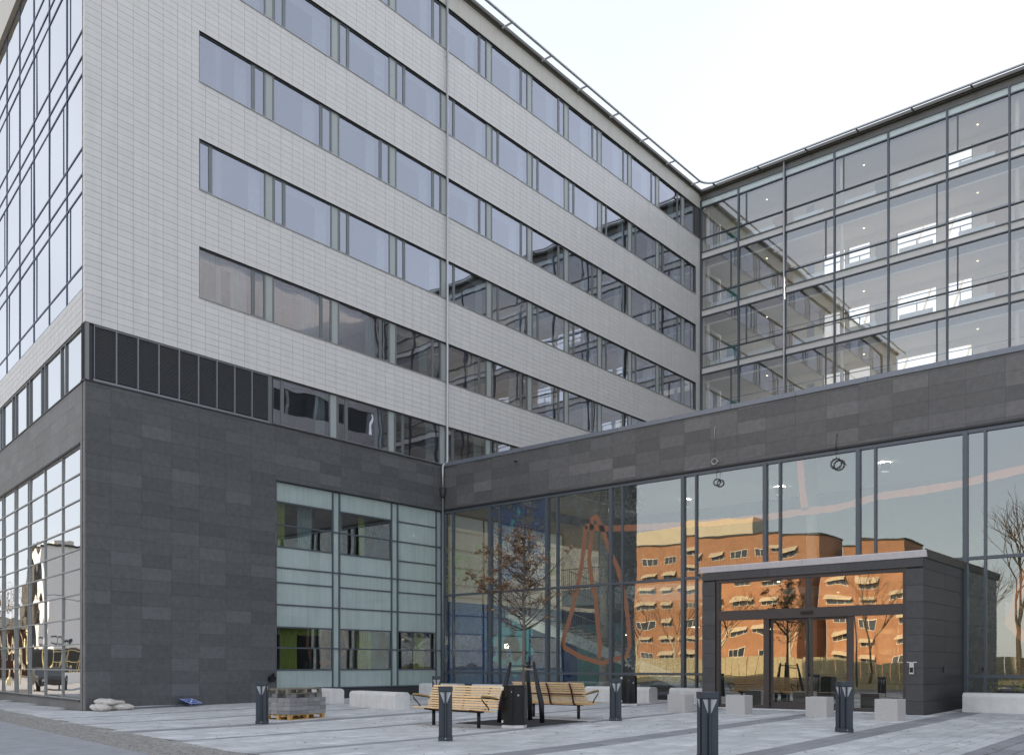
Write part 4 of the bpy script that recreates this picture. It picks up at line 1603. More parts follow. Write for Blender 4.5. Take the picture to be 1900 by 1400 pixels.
for sgn in (1, -1):
    hj = [(.20 * sgn, .50, .80, .032), (.19 * sgn, .53, .74, .036), (.185 * sgn, .55, .69, .03)]
    he = [(0, 1), (1, 2)]
    b_ = 3
    for q in range(4):
        ox = (q - 1.5) * .02
        hj += [(.185 * sgn + ox, .56, .66, .009), (.185 * sgn + ox, .565, .62, .008)]
        he += [(2, b_), (b_, b_ + 1)]
        b_ += 2
    hj += [(.16 * sgn, .57, .72, .010), (.15 * sgn, .59, .69, .009)]
    he += [(1, b_), (b_, b_ + 1)]
    skinned('hand', hj, he, 'skin', pe)

wc = tag(empty('wall_camera', (4.62, -.02, 10.62)), 'tiny dark camera on the slate fascia near the rain pipe', 'camera')
MB().tube([(0, .02, 0), (0, -.10, 0)], .03, 8).build('bracket', 'steel_blk', wc)
MB().tube([(-.02, -.10, 0), (.06, -.20, -.05)], .045, 10).build('camera_body', 'bin_side', wc)
# ================================================================ LOOSE WIRES on the fascia
def coil(name, x, z_top, z_mid, r, mk, label, loops=3, d=.06):
    path = [(x + .02, -.0, z_top), (x + .01, -d, z_top - .06), (x - .02, -d, (z_top + z_mid) / 2), (x, -d, z_mid + r)]
    for i in range(loops * 12):
        a = PI / 2 + i * 2 * PI / 12
        rr_ = r * (1 + .18 * math.sin(i * 1.7 + x))
        path.append((x + rr_ * math.cos(a), -d - .012 * math.sin(i * .9), z_mid + rr_ * .9 * math.sin(a)))
    path.append((x + r * 1.4, -d, z_mid - r * .3))
    mb_ = MB()
    mb_.tube(path, .011, 5)
    return tag(mb_.build(name, mk, smooth=True), label, 'cable', 'loose cables hanging from the fascia')
coil('loose_cable', 14.36, 10.50, 9.18, .12, 'wire_w', 'white loose cable with a small loop hanging on the slate fascia')
coil('loose_cable', 14.47, 8.95, 8.38, .14, 'wire_d', 'dark coiled cable hanging in front of the glass below the white one', 4)
coil('loose_cable', 18.95, 9.45, 8.42, .19, 'wire_d', 'wide tangled dark cable hanging over the glass nearer the porch', 4)

# ================================================================ STREET FURNITURE
# lamp bollards
def bollard():
    root = empty('lamp_bollard')
    a, b = .135, .098
    plan = [(a, a), (.018, b), (-.018, b), (-a, a), (-b, .018), (-b, -.018), (-a, -a), (-.018, -b), (.018, -b), (a, -a), (b, -.018), (b, .018)]
    MB().prism(plan, .09, 1.0).build('post', 'bollard', root, bevel=.003)
    mb_ = MB()
    mb_.box(-.012, .012, -.128, -.02, .09, 1.0)
    mb_.box(-.012, .012, .02, .128, .09, 1.0)
    mb_.box(-.128, -.02, -.012, .012, .09, 1.0)
    mb_.box(.02, .128, -.012, .012, .09, 1.0)
    mb_.build('fin', 'bollard', root)
    MB().box(-.145, .145, -.145, .145, 1.0, 1.10).build('cap', 'bollard', root, bevel=.006)
    MB().box(-.145, .145, -.145, .145, 0, .09).build('foot', 'bollard', root, bevel=.004)
    MB().tube([(.0, -.146, .05), (.0, -.15, .05)], .012, 6).build('bolt', 'galv', root)
    for q in range(4):
        ca, sa = math.cos(q * PI / 2), math.sin(q * PI / 2)
        for sg in (1, -1):
            # lens on the slanted face between corner (sg*a,-a) and root (sg*.018,-b)
            def P(t, z):
                x = sg * (.018 + (a - .018) * t)
                y = -(b + (a - b) * t) - .004
                return (x * ca - y * sa, x * sa + y * ca, z)
            v = [P(.0, .985), P(.84, .985), P(.10, .765), P(.0, .765)]
            MB().add(v, [(0, 1, 2, 3)]).build('lamp_lens', 'lens', root)
    return root
b0 = bollard()
bl = [(10.21, -17.0, 'dark lamp bollard in front of the pallet of paving blocks', 45),
      (17.52, -17.62, 'dark lamp bollard in front of the left bench', 45),
      (9.6, -10.0, 'dark lamp bollard behind the left bench, beside the rounded concrete seat', 45),
      (17.13, -10.86, 'dark lamp bollard beside the bin right of the right bench', 45),
      (23.41, -17.63, 'nearest and largest dark lamp bollard, cut by the bottom edge of the view', 45),
      (23.18, -10.98, 'dark lamp bollard standing before the glass entrance doors', 45)]
for i, (x, y, lab, a) in enumerate(bl):
    o = b0 if i == 0 else copy_tree(b0)
    o.location = (x, y, gz(y))
    o.rotation_euler = (0, 0, R(a + rnd.uniform(-2, 2)))
    tag(o, lab, 'bollard', 'lamp bollards on the forecourt')

# granite cubes
cb_ = [(16.76, -6.80, 'leftmost pale granite cube, left of the entrance pillar'), (18.52, -6.52, 'granite cube before the left fixed entrance pane'),
       (20.83, -6.36, 'granite cube before the middle of the sliding doors'), (22.82, -6.74, 'rightmost granite cube by the right pillar of the porch')]
c0 = MB().box(-.29, .29, -.29, .29, -.02, .54).build('stone_cube', 'granite', bevel=.012)
for i, (x, y, lab) in enumerate(cb_):
    o = c0 if i == 0 else c0.copy()
    if i:
        col.objects.link(o)
    o.location = (x, y, gz(y))
    o.rotation_euler = (0, 0, R(rnd.uniform(-3, 3)))
    tag(o, lab, 'stone block', 'granite cubes before the entrance')

# rounded concrete seats
def cseat(x0, x1, y, rot, lab, h=.57, dep=.6):
    L_ = x1 - x0
    r_ = .13
    prof = [(0, 0), (dep, 0), (dep, h - r_)]
    for a in range(1, 6):
        t_ = a / 6 * PI / 2
        prof.append((dep - r_ + r_ * math.cos(t_), h - r_ + r_ * math.sin(t_)))
    prof.append((dep - r_, h))
    prof.append((r_, h))
    for a in range(1, 6):
        t_ = PI / 2 + a / 6 * PI / 2
        prof.append((r_ + r_ * math.cos(t_), h - r_ + r_ * math.sin(t_)))
    prof.append((0, h - r_))
    n = len(prof)
    vs = [(0, p[0], p[1]) for p in prof] + [(L_, p[0], p[1]) for p in prof]
    mb_ = MB()
    mb_.add(vs, [tuple(range(n - 1, -1, -1)), tuple(range(n, 2 * n))] + [(i, (i + 1) % n, n + (i + 1) % n, n + i) for i in range(n)])
    o_ = mb_.build('concrete_seat', 'concrete', bevel=.012)
    o_.location = (x0, y, gz(y) - .01)
    o_.rotation_euler = (0, 0, rot)
    return tag(o_, lab, 'concrete bench', 'rounded concrete seats')
cseat(5.57, 8.48, -10.3, R(-9.2), 'pale rounded concrete seat standing free right of the pallet stack')
cseat(.7, 3.6, -9.1, R(-9.2), 'pale rounded concrete seat half hidden behind the pallet stack')
cseat(1.04, 3.36, -2.6, 0, 'leftmost concrete seat along the hall glass, behind the left bench')
cseat(4.25, 7.4, -2.6, 0, 'concrete seat along the hall glass, behind the young tree')
cseat(10.2, 13.07, -2.6, 0, 'concrete seat along the hall glass, behind the right litter bin')
cseat(13.9, 16.05, -2.6, 0, 'concrete seat against the left side of the porch')
cseat(23.45, 30, -2.3, 0, 'long concrete seat right of the porch, cut by the right edge of the view')

# benches
def bench(L_, seat_low=.44):
    root = empty('park_bench')
    y0 = 0
    # local: long axis x, seat front at -y, backrest at +y leaning back
    prof = []
    for k in range(6):
        prof.append((-.42 + k * .078, .455 - .012 * k, 0.0))
    bp = []
    for k in range(9):
        t_ = k / 8
        bp.append((.05 + .05 * t_ + .14 * t_ * t_ + .03, .47 + .50 * t_, R(72)))
    for (y, z, a) in prof:
        mb_ = MB().box(0, L_, -.032, .032, -.012, .012)
        o_ = mb_.build('seat_slat', 'wood', root)
        o_.location = (0, y, z)
    for k, (y, z, a) in enumerate(bp):
        mb_ = MB().box(0, L_, -.013, .013, -.022, .022)
        o_ = mb_.build('back_slat', 'wood', root)
        o_.location = (0, y, z)
        o_.rotation_euler = (-R(12) if k > 3 else -R(6), 0, 0)
    for x in (.45, L_ / 2, L_ - .45):
        mb_ = MB()
        path = [(x, -.42, .42), (x, -.1, .38), (x, .05, .385), (x, .115, .45), (x, .155, .62), (x, .215, .8), (x, .30, .975)]
        mb_.tube(path, .026, 6)
        mb_.build('rib', 'strap', root, smooth=True)
    mb_ = MB()
    mb_.tube([(.1, .19, .68), (L_ - .1, .19, .68)], .018, 6)
    mb_.build('back_tube', 'strap', root, smooth=True)
    mb_ = MB()
    mb_.tube([(.3, -.12, .385), (L_ - .3, -.12, .385)], .03, 8)
    mb_.build('seat_beam', 'steel_blk', root, smooth=True)
    for x in (.45, L_ - .45):
        MB().tube([(x, -.12, -.02), (x, -.12, .40)], .045, 12).build('leg', 'steel_blk', root, smooth=True)
    for x in (.02, L_ - .02):
        mb_ = MB()
        mb_.tube([(x, -.20, .44), (x, -.24, .52), (x, -.34, .60), (x, -.42, .68), (x, -.44, .73), (x, -.40, .75), (x, .1, .68), (x, .14, .68)], .016, 8)
        ar = mb_.build('armrest', 'steel_blk', root, smooth=True)
        mb_ = MB()
        mb_.tube([(x, -.45, .745), (x, -.42, .775), (x, -.2, .755), (x, .06, .705)], [.018, .026, .026, .022], 8)
        mb_.build('arm_grip', 'arm', ar, smooth=True)
    return root
q1 = bench(2.55)
q1.location = (13.72, -14.48, gz(-14.5))
q1.rotation_euler = (0, 0, R(-4))
tag(q1, 'pine slatted bench facing the viewer with a black litter bin at its right end', 'bench', 'slatted benches round the young tree')
q2 = bench(2.5)
q2.location = (16.35, -10.95, gz(-11))
q2.rotation_euler = (0, 0, R(180 - 1))
tag(q2, 'pine slatted bench seen from behind with dark red ribs on its back', 'bench', 'slatted benches round the young tree')

# litter bins
def bin_(sc_=1.0):
    root = empty('litter_bin')
    pts = [(-.26, .17), (.26, .17), (.28, .12)]
    pts = [(-.28, .16), (-.28, -.12)]
    for a in range(0, 9):
        t_ = a / 8
        pts.append((-.22 + .44 * t_, -.15 - .05 * math.sin(PI * t_)))
    pts += [(.28, -.12), (.28, .16)]
    pts = pts[::-1]
    MB().prism(pts, .07, .98).build('body', 'bin', root, bevel=.006)
    MB().prism([(p[0] * 1.0, p[1] * 1.0) for p in pts], .984, 1.02).build('lid', 'bin', root, bevel=.006)
    MB().box(-.286, -.281, -.12, .15, .08, .975).build('side_sheet', 'bin_side', root)
    MB().box(.281, .286, -.12, .15, .08, .975).build('side_sheet', 'bin_side', root)
    MB().box(-.27, .27, -.17, .17, -.02, .065).build('footing', 'concrete', root)
    MB().box(-.285, -.23, -.165, -.150, .90, .985).build('sticker', 'white', root)
    MB().box(-.275, -.235, -.1645, -.1500, .12, .18).build('sticker', 'white', root)
    MB().tube([(-.02, -.202, .86), (-.02, -.208, .86)], .012, 8).build('lock', 'galv', root)
    MB().box(.13, .165, -.197, -.187, .76, .80).build('lock_plate', 'galv', root)
    return root
k1 = bin_()
k1.location = (16.42, -14.15, gz(-14.1))
k1.rotation_euler = (0, 0, R(26))
tag(k1, 'black litter bin with white stickers between the two benches', 'litter bin', 'black litter bins')
k2 = copy_tree(k1)
k2.location = (13.35, -4.4, gz(-4.4))
k2.rotation_euler = (0, 0, R(40))
tag(k2, 'black litter bin standing behind a lamp bollard near the porch', 'litter bin', 'black litter bins')

# tree grate with soil strip
g = tag(empty('tree_grate', (15.47, -12.7, gz(-12.7))), 'square dark iron grate round the foot of the young tree', 'tree grate')
mb = MB()
GX0, GX1, GY0, GY1 = 14.27, 16.68, -13.96, -11.48
for i in range(48):
    x = GX0 + (GX1 - GX0) * i / 48 - 15.47
    mb.box(x, x + .032, GY0 + 12.7 + .05, GY1 + 12.7 - .05, -.03, .004)
mb.build('grate_bars', 'grate', g, kind='stuff')
mb = MB()
a0, a1, c0_, c1_ = GX0 - 15.47, GX1 - 15.47, GY0 + 12.7, GY1 + 12.7
mb.box(a0, a1, c0_, c0_ + .05, -.03, .008)
mb.box(a0, a1, c1_ - .05, c1_, -.03, .008)
mb.box(a0, a0 + .05, c0_ + .05, c1_ - .05, -.03, .008)
mb.box(a1 - .05, a1, c0_ + .05, c1_ - .05, -.03, .008)
mb.build('grate_frame', 'grate', g)
MB().box(a0, a1, c0_, c1_, -.06, -.035).build('soil', 'plinth', g)
g.rotation_euler = (sl_x, 0, 0)

# young oak
TX, TY = 15.38, -12.53
TZ = gz(TY)
tr = tag(empty('oak_tree', (TX, TY, TZ)), 'young slender oak holding withered brown leaves between the benches', 'tree')
mb = MB()
tp = [(0, 0, -.05), (.0, .0, .5), (-.01, 0, 1.6), (.0, .01, 2.4), (-.03, 0, 3.1), (.0, .0, 3.9), (.01, .0, 4.5), (0, 0, 5.0), (-.05, 0, 5.35)]
mb.tube(tp, [.055, .05, .045, .04, .033, .025, .016, .010, .004], 10)
mb.tube([(-.05, 0, 5.3), (-.02, 0, 5.6), (.06, .05, 5.9)], [.006, .004, .002], 5)
mb.build('trunk', 'bark', tr, smooth=True)
CLU = [(-0.25, 4.76, 15), (-0.94, 4.54, 12), (0.17, 4.81, 12), (-0.71, 4.34, 10), (-0.37, 4.2, 17), (0.09, 4.13, 14), (0.48, 4.23, 9), (1.2, 4.43, 5), (-0.76, 4.03, 10), (-0.92, 3.79, 12), (-0.75, 3.59, 20), (-1.41, 3.84, 10), (-0.42, 3.52, 12), (0.21, 3.65, 15), (0.5, 3.21, 9), (1.2, 3.41, 6), (-0.93, 2.94, 4), (-0.27, 2.97, 5), (-0.06, 4.54, 14), (0.82, 3.34, 6), (-0.17, 5.03, 5), (-0.66, 5.03, 5), (-.1, 3.9, 9), (-1.15, 3.62, 9), (.6, 2.75, 3), (-.5, 2.6, 3)]
def trunk_at(z):
    for a, b in zip(tp[:-1], tp[1:]):
        if a[2] <= z <= b[2]:
            t_ = (z - a[2]) / (b[2] - a[2])
            return Vector(a).lerp(Vector(b), t_)
    return Vector(tp[-1])
br = MB()
twm = MB()
leaves = [MB(), MB()]
def leaf(mb_, c, size):
    d = Vector((rnd.gauss(0, 1), rnd.gauss(0, 1), rnd.gauss(-.5, .8))).normalized()
    s_ = d.cross(Vector((rnd.gauss(0, 1), rnd.gauss(0, 1), rnd.gauss(0, 1)))).normalized()
    nn = d.cross(s_) * size * .18
    l_ = size
    w_ = size * .30
    vs = [c, c + d * l_ * .3 + s_ * w_ * .7 + nn, c + d * l_ * .55 + s_ * w_ * .35, c + d * l_ * .75 + s_ * w_ + nn * 1.3, c + d * l_, c + d * l_ * .75 - s_ * w_ + nn * 1.3, c + d * l_ * .55 - s_ * w_ * .35, c + d * l_ * .3 - s_ * w_ * .7 + nn]
    mb_.add(vs, [(0, 1, 2, 6), (0, 6, 7), (2, 3, 4), (2, 4, 6), (6, 4, 5)])
for (lat, zz, r) in CLU:
    dep = rnd.uniform(-.55, .55) * min(1, abs(lat) + .4)
    tip = Vector((rv[0] * lat + fv[0] * dep, rv[1] * lat + fv[1] * dep, zz))
    hz = max(2.4, zz - .25 - .55 * abs(lat) - rnd.uniform(0, .2))
    b = trunk_at(hz)
    mid = b.lerp(tip, .5) + Vector((0, 0, -.10 * abs(lat) + rnd.uniform(-.05, .05)))
    L0 = (tip - b).length
    rad = .010 + .008 * min(L0, 1.2)
    br.tube([b, b.lerp(mid, .5) + Vector((0, 0, -.01)), mid, mid.lerp(tip, .5) + Vector((0, 0, .02)), tip], [rad, rad * .8, rad * .6, rad * .4, .003], 6)
    R_ = r * .0141 * 1.25
    n_tw = int(r * 1.2) + 4
    for q in range(n_tw):
        t0 = rnd.uniform(.35, 1.0)
        st = mid.lerp(tip, (t0 - .35) / .65) if t0 > .35 else mid
        off = Vector((rnd.gauss(0, 1), rnd.gauss(0, 1), rnd.gauss(.2, .6))).normalized() * rnd.uniform(.10, .38)
        en = st + off
        twm.tube([st, st.lerp(en, .5) + Vector((0, 0, .02)), en], [.005, .004, .002], 4, cap=False)
        if rnd.random() < .6:
            e2 = en + Vector((rnd.gauss(0, .08), rnd.gauss(0, .08), rnd.gauss(.02, .06)))
            twm.tube([st.lerp(en, .6), e2], [.003, .0015], 3, cap=False)
    n_lf = int(r * r * .34) + 3
    nh = max(2, int(r / 1.8))
    hubs = [tip + Vector((rnd.gauss(0, R_ * .62), rnd.gauss(0, R_ * .62), rnd.gauss(0, R_ * .30))) for _ in range(nh)]
    for q in range(n_lf):
        c = rnd.choice(hubs) + Vector((rnd.gauss(0, .04), rnd.gauss(0, .04), rnd.gauss(0, .035)))
        leaf(leaves[rnd.random() < .35], c, rnd.uniform(.07, .12))
for q in range(46):        # bare fine side twigs all round
    hz = rnd.uniform(2.5, 4.8)
    b = trunk_at(hz)
    a = rnd.uniform(0, 2 * PI)
    l_ = rnd.uniform(.4, 1.25) * (1 - (hz - 2.4) / 4)
    tip = b + Vector((math.cos(a) * l_, math.sin(a) * l_, rnd.uniform(.0, .45)))
    mid = b.lerp(tip, .5) + Vector((0, 0, -.04))
    br.tube([b, mid, tip], [.009, .006, .002], 5, cap=False)
    for w_ in range(5):
        st = b.lerp(tip, rnd.uniform(.3, .95))
        en = st + Vector((rnd.gauss(0, .13), rnd.gauss(0, .13), rnd.gauss(.06, .1)))
        twm.tube([st, en], [.004, .0015], 3, cap=False)
        if rnd.random() < .4:
            leaf(leaves[1], en, rnd.uniform(.05, .09))
br.build('branch', 'twig', tr, smooth=True)
twm.build('twigs', 'twig', tr)
leaves[0].build('crown', 'leaf', tr)
leaves[1].build('crown', 'leaf2', tr)

# tree guard: three leaning tapered posts, ring bars and ties
tg = tag(empty('tree_guard', (TX, TY, TZ)), 'black three legged tree guard with pale ties round the oak trunk', 'tree guard')
tops = []
for k, ang in enumerate((-5, 115, 235)):
    a = R(ang)
    bx, by = .66 * math.cos(a), .66 * math.sin(a)
    tx, ty = .36 * math.cos(a), .36 * math.sin(a)
    tops.append((tx, ty))
    MB().tube([(bx, by, -.02), (bx * .9 + tx * .1, by * .9 + ty * .1, .5), ((bx + tx) / 2, (by + ty) / 2, .9), (tx, ty, 1.56)], [.062, .070, .062, .035], 8).build('post', 'steel_blk', tg, smooth=True)
for k in range(3):
    a, b = tops[k], tops[(k + 1) % 3]
    MB().tube([(a[0], a[1], 1.46), (b[0], b[1], 1.46)], .016, 6).build('ring_bar', 'steel_blk', tg)
    MB().tube([(a[0], a[1], 1.36 + .1 * (k == 1)), (.0, .0, 1.38 + .1 * (k == 1))], [.022, .03], 6).build('tie', 'rope', tg)

# pallet of paving blocks
PA = (9.67, -15.75)
pr = R(62)
def pallet(name, mk, label, loc, rz, L_=1.05, W_=.80):
    root = empty(name, loc, rz)
    for k in range(5):
        MB().box(0, L_, k * (W_ - .10) / 4, k * (W_ - .10) / 4 + .10, .122, .144).build('deck_board', mk, root)
    for k in range(3):
        MB().box(k * (L_ - .1) / 2, k * (L_ - .1) / 2 + .1, 0, W_, .10, .122).build('cross_board', mk, root)
        MB().box(0, L_, k * (W_ - .1) / 2, k * (W_ - .1) / 2 + .1, 0, .022).build('bottom_board', mk, root)
        for j in range(3):
            MB().box(k * (L_ - .1) / 2, k * (L_ - .1) / 2 + .1, j * (W_ - .1) / 2, j * (W_ - .1) / 2 + .1, .022, .10).build('block', mk, root)
    return tag(root, label, 'pallet', 'pallets')
# local x runs along the long side towards the wall
lx = Vector((math.cos(R(98)), math.sin(R(98)), 0))
ly = Vector((math.cos(R(188)), math.sin(R(188)), 0))
zg = gz(-15.6)
pallet('wooden_pallet', 'pallet', 'fresh orange wooden pallet carrying the stack of paving blocks', (PA[0], PA[1], zg), R(98), 1.35, .95)
pk = tag(empty('paving_block_pack', (PA[0], PA[1], zg + .146), R(98)), 'pack of grey concrete paving blocks stacked on the orange pallet', 'paving blocks')
bw, bh = .225, .105
for lay in range(4):
    nx = 6
    for i in range(nx):
        for j in range(4):
            if 0 < i < nx - 1 and 0 < j < 3:
                continue
            x0 = -.03 + i * .235
            y0 = -.02 + j * .248
            ox = .0 if lay % 2 == 0 else .006
            MB().box(0, .229, 0, .242, 0, .112).build('paving_block', 'paver_pk', pk, bevel=.004, loc=(x0 + rnd.uniform(-.006, .006) + ox, y0 + rnd.uniform(-.006, .006), lay * .115))
MB().box(.2, 1.2, .2, .78, 0, .44).build('inner_blocks', 'paver_pk', pk)
for (x0, y0) in [(.1, .05), (.1, .6), (1.1, .05), (1.1, .6), (.85, .1), (.85, .6)]:
    MB().box(0, .2, 0, .2, 0, .115).build('paving_block', 'paver_pk', pk, loc=(x0, y0, .46), bevel=.004)
pallet('wooden_pallet', 'pallet_old', 'weathered grey pallet lying on top of the paving block pack', (PA[0] + ly.x * .05, PA[1] + ly.y * .05 - .02, zg + .146 + .575), R(97), 1.28, .9)

# sandbags by the corner
def sandbag(loc, rz, L_, W_, H_, lab, tilt=0.0):
    me = bpy.data.meshes.new('sandbag')
    import bmesh
    bm = bmesh.new()
    bmesh.ops.create_icosphere(bm, subdivisions=3, radius=1)
    for v in bm.verts:
        x, y, z = v.co
        sx = math.copysign(abs(x) ** .75, x)
        sy = math.copysign(abs(y) ** .8, y)
        pin = 1 - .45 * max(0, abs(x) - .75) / .25
        nz = .13 * math.sin(5 * x + loc[0] * 9) * math.cos(4 * y + loc[1] * 7) + .07 * math.sin(13 * x + 3 * y + 4 * z) + .05 * math.sin(17 * y + 6 * x)
        v.co = (sx * L_ / 2, sy * W_ / 2 * pin, (z * (.85 if z < 0 else 1) + nz) * H_ / 2 * pin)
    bm.to_mesh(me)
    bm.free()
    for p in me.polygons:
        p.use_smooth = True
    me.materials.append(M['bag'])
    o_ = bpy.data.objects.new('sandbag', me)
    col.objects.link(o_)
    o_.location = loc
    o_.rotation_euler = (tilt, R(rnd.uniform(-4, 4)), rz)
    tag(o_, lab, 'sandbag', 'sandbags at the building corner')
sandbag((.52, -16.72, .115), R(30), .74, .46, .26, 'plump white sandbag at the front of the heap by the building corner')
sandbag((.32, -16.35, .11), R(80), .70, .44, .25, 'sandbag lying against the slate wall at the back of the heap')
sandbag((.56, -15.98, .11), R(60), .74, .46, .24, 'flat grey sandbag at the right foot of the heap')
sandbag((.42, -16.5, .30), R(62), .74, .42, .22, 'sandbag lying on top of the heap', R(8))
sandbag((.40, -16.1, .26), R(100), .55, .40, .17, 'smaller sandbag draped over the right side of the heap', R(-6))
# blue road sign lying on its pole by the wall
rs = tag(empty('road_sign', (.32, -13.35, gz(-13.4))), 'blue and white road sign lying on its side at the foot of the slate wall', 'road sign')
MB().tube([(.06, -2.45, .05), (0, 0, .055)], .03, 8).build('pole', 'sill', rs, smooth=True)
sg = MB().box(-.30, .34, -.30, .30, .085, .10).build('plate', 'sign_blue', rs, bevel=.01)
sg.rotation_euler = (0, R(15), R(10))
sg.location = (0, 0, .10)
mb = MB()
mb.box(-.27, .31, -.27, -.24, .1005, .104)
mb.box(-.27, .31, .24, .27, .1005, .104)
mb.box(-.27, -.24, -.24, .24, .1005, .104)
mb.box(.28, .31, -.24, .24, .1005, .104)
mb.add([(-.2, -.2, .1015), (-.14, -.2, .1015), (.25, .2, .1015), (.19, .2, .1015)], [(0, 1, 2, 3)])
mb.add([(-.2, .2, .1025), (-.14, .2, .1025), (.25, -.2, .1025), (.19, -.2, .1025)], [(0, 3, 2, 1)])
mb.build('white_marking', 'white', sg)
MB().box(-.05, .05, -.05, .05, .0, .18).build('bracket', 'sill', rs)

# planting behind the right concrete seat
pl = tag(empty('shrub', (24.6, -1.2, .2)), 'thin yellow green shrub behind the long concrete seat', 'shrub')
mb = MB()
mt = MB()
for q in range(7):
    x, y = rnd.uniform(-.5, .6), rnd.uniform(-.35, .35)
    h = rnd.uniform(.7, 1.3)
    top_ = Vector((x + rnd.uniform(-.15, .15), y, h))
    mt.tube([(x, y, 0), top_], [.008, .003], 4)
    for k in range(26):
        c = Vector((x, y, 0)).lerp(top_, rnd.uniform(.2, 1)) + Vector((rnd.gauss(0, .05), rnd.gauss(0, .05), 0))
        leaf(mb, c, rnd.uniform(.05, .09))
M['leaf_y'] = mat('yellow green leaf', (.25, .27, .03), .7, var=.3)
mb.build('leaves', 'leaf_y', pl)
mt.build('stem', 'twig', pl)

# ================================================================ THE OTHER SIDE OF THE STREET (seen in the glass)
# opposite wing of the court
ow = tag(empty('opposite_wing', (0, 0, 0)), 'white tiled wing closing the court, seen only as a reflection in the lower windows', 'building')
OX = 33.4
FO = Fr((OX, 0), (0, 1), (-1, 0))
oh = [(3.0, 24.6, 15.17 + 4 * k, 17.05 + 4 * k) for k in range(4)]
mb = MB()
for c in grid(1.0, 25.3, 13.05, 34.3, -17, .5553, 13.05, 4 / 17, .011, oh):
    FO.box(mb, c[0], c[1], c[2], c[3], -.03, 0)
mb.build('wall_tile_field', 'tile_a', ow, kind='stuff')
mb = MB()
FO.box(mb, 1.0, 25.3, 11.2, 15.17, -.3, -.034)
for k in range(4):
    FO.box(mb, 1.0, 25.3, 17.05 + 4 * k, min(19.17 + 4 * k, 34.4), -.3, -.034)
    FO.box(mb, 1.0, 3.0, 15.17 + 4 * k, 17.05 + 4 * k, -.3, -.034)
FO.box(mb, 1.0, 25.3, 31.0, 34.4, -.31, -.034)
mb.box(OX + .3, OX + 16, 1.0, 1.3, 0, 34.4)
mb.box(33.22, OX + .6, 25.3, 28.6, 0, 34.4)
mb.build('wall', 'joint', ow)
MB().box(OX, OX + .3, 1.0, 25.3, 0, 11.2).build('base_wall', 'stone_a', ow)
for k in range(4):
    for j in range(7):
        y = 3.0 + j * 3.08
        fr = MB().box(OX + .1, OX + .2, y + 2.75, y + 3.08, 15.17 + 4 * k, 17.05 + 4 * k).build('window', 'infill', ow)
        MB().box(OX + .12, OX + .15, y, y + 2.75, 15.17 + 4 * k, 17.05 + 4 * k).build('pane', 'far_glass', fr)
MB().box(OX - .2, OX + 16, .8, 25.3, 34.4, 34.6).build('roof', 'far_dark', ow)

# brick building
def brick_block(x0, x1, y, z1, floors, lab, fh=3.65, pent=None, zb=2.0):
    root = tag(empty('brick_building', (0, 0, 0)), lab, 'building')
    MB().box(x0, x1, y - 14, y, -.1, z1).build('wall', 'brick', root)
    MB().box(x0 - .2, x1 + .2, y - 14.2, y + .25, z1, z1 + .35).build('roof', 'far_dark', root)
    if pent:
        MB().box(pent[0], pent[1], y - 10, y - 1.0, z1 + .35, z1 + pent[2]).build('penthouse', 'beige', root)
    for f_ in range(floors):
        z = zb + 1.2 + f_ * fh
        if z + 1.6 > z1 - .6:
            break
        x = x0 + 1.5
        while x < x1 - 4:
            w_ = 3.6
            fr = MB().box(x, x + w_, y, y + .08, z, z + 1.5).build('window', 'far_frame', root)
            for q in range(3):
                MB().box(x + .1 + q * 1.18, x + 1.16 + q * 1.18, y + .08, y + .10, z + .1, z + 1.4).build('pane', 'far_glass', fr)
            if rnd.random() < .75:
                mb_ = MB()
                mb_.add([(x - .1, y + .05, z + 1.75), (x + w_ + .1, y + .05, z + 1.75), (x + w_ + .1, y + 1.1, z + 1.05), (x - .1, y + 1.1, z + 1.05), (x - .1, y + 1.1, z + .85), (x + w_ + .1, y + 1.1, z + .85)],
                        [(0, 1, 2, 3), (3, 2, 5, 4)])
                mb_.build('awning', 'awning', root)
            x += 5.4
    return root
brick_block(-104, -40, -147, 29.5, 8, 'long orange brick hospital block with awnings, mirrored in the hall glass', pent=(-100, -55, 4.2))
brick_block(-38, -25, -156, 27.0, 7, 'second orange brick block farther back, mirrored right of the long one', pent=None)
brick_block(-24, -13, -150, 20, 5, 'lower orange brick block mirrored behind the right entrance doors')
# far hall and dark block mirrored in the street front
pb = tag(empty('far_hall', (0, 0, 0)), 'long low brown hall far down the street, mirrored in the street front', 'building')
MB().box(-118, -100, -60, 6, -.1, 6.2).build('wall', 'red_in', pb)
MB().box(-118.4, -99.6, -60.4, 6.4, 6.2, 7.6).build('roof', 'pale_r', pb)
for y in range(-58, 4, 4):
    f_ = MB().box(-99.98, -99.9, y, y + 2.4, 2.2, 4.0).build('window', 'far_frame', pb)
    MB().box(-99.9, -99.87, y + .15, y + 2.25, 2.35, 3.85).build('pane', 'far_glass', f_)
db = tag(empty('dark_block', (0, 0, 0)), 'dark tall block behind the white site cabin, mirrored in the street front', 'building')
MB().box(-92, -76, -26, -19.4, -.1, 14.5).build('wall', 'far_dark', db)
MB().box(-88, -80, -25, -21.5, 14.5, 15.6).build('penthouse', 'pale_r', db)
for k in range(3):
    for y in (-25.5, -23, -21.2):
        MB().box(-75.98, -75.93, y, y + 1.4, 3 + 3.6 * k, 4.5 + 3.6 * k).build('pane', 'far_glass', db)

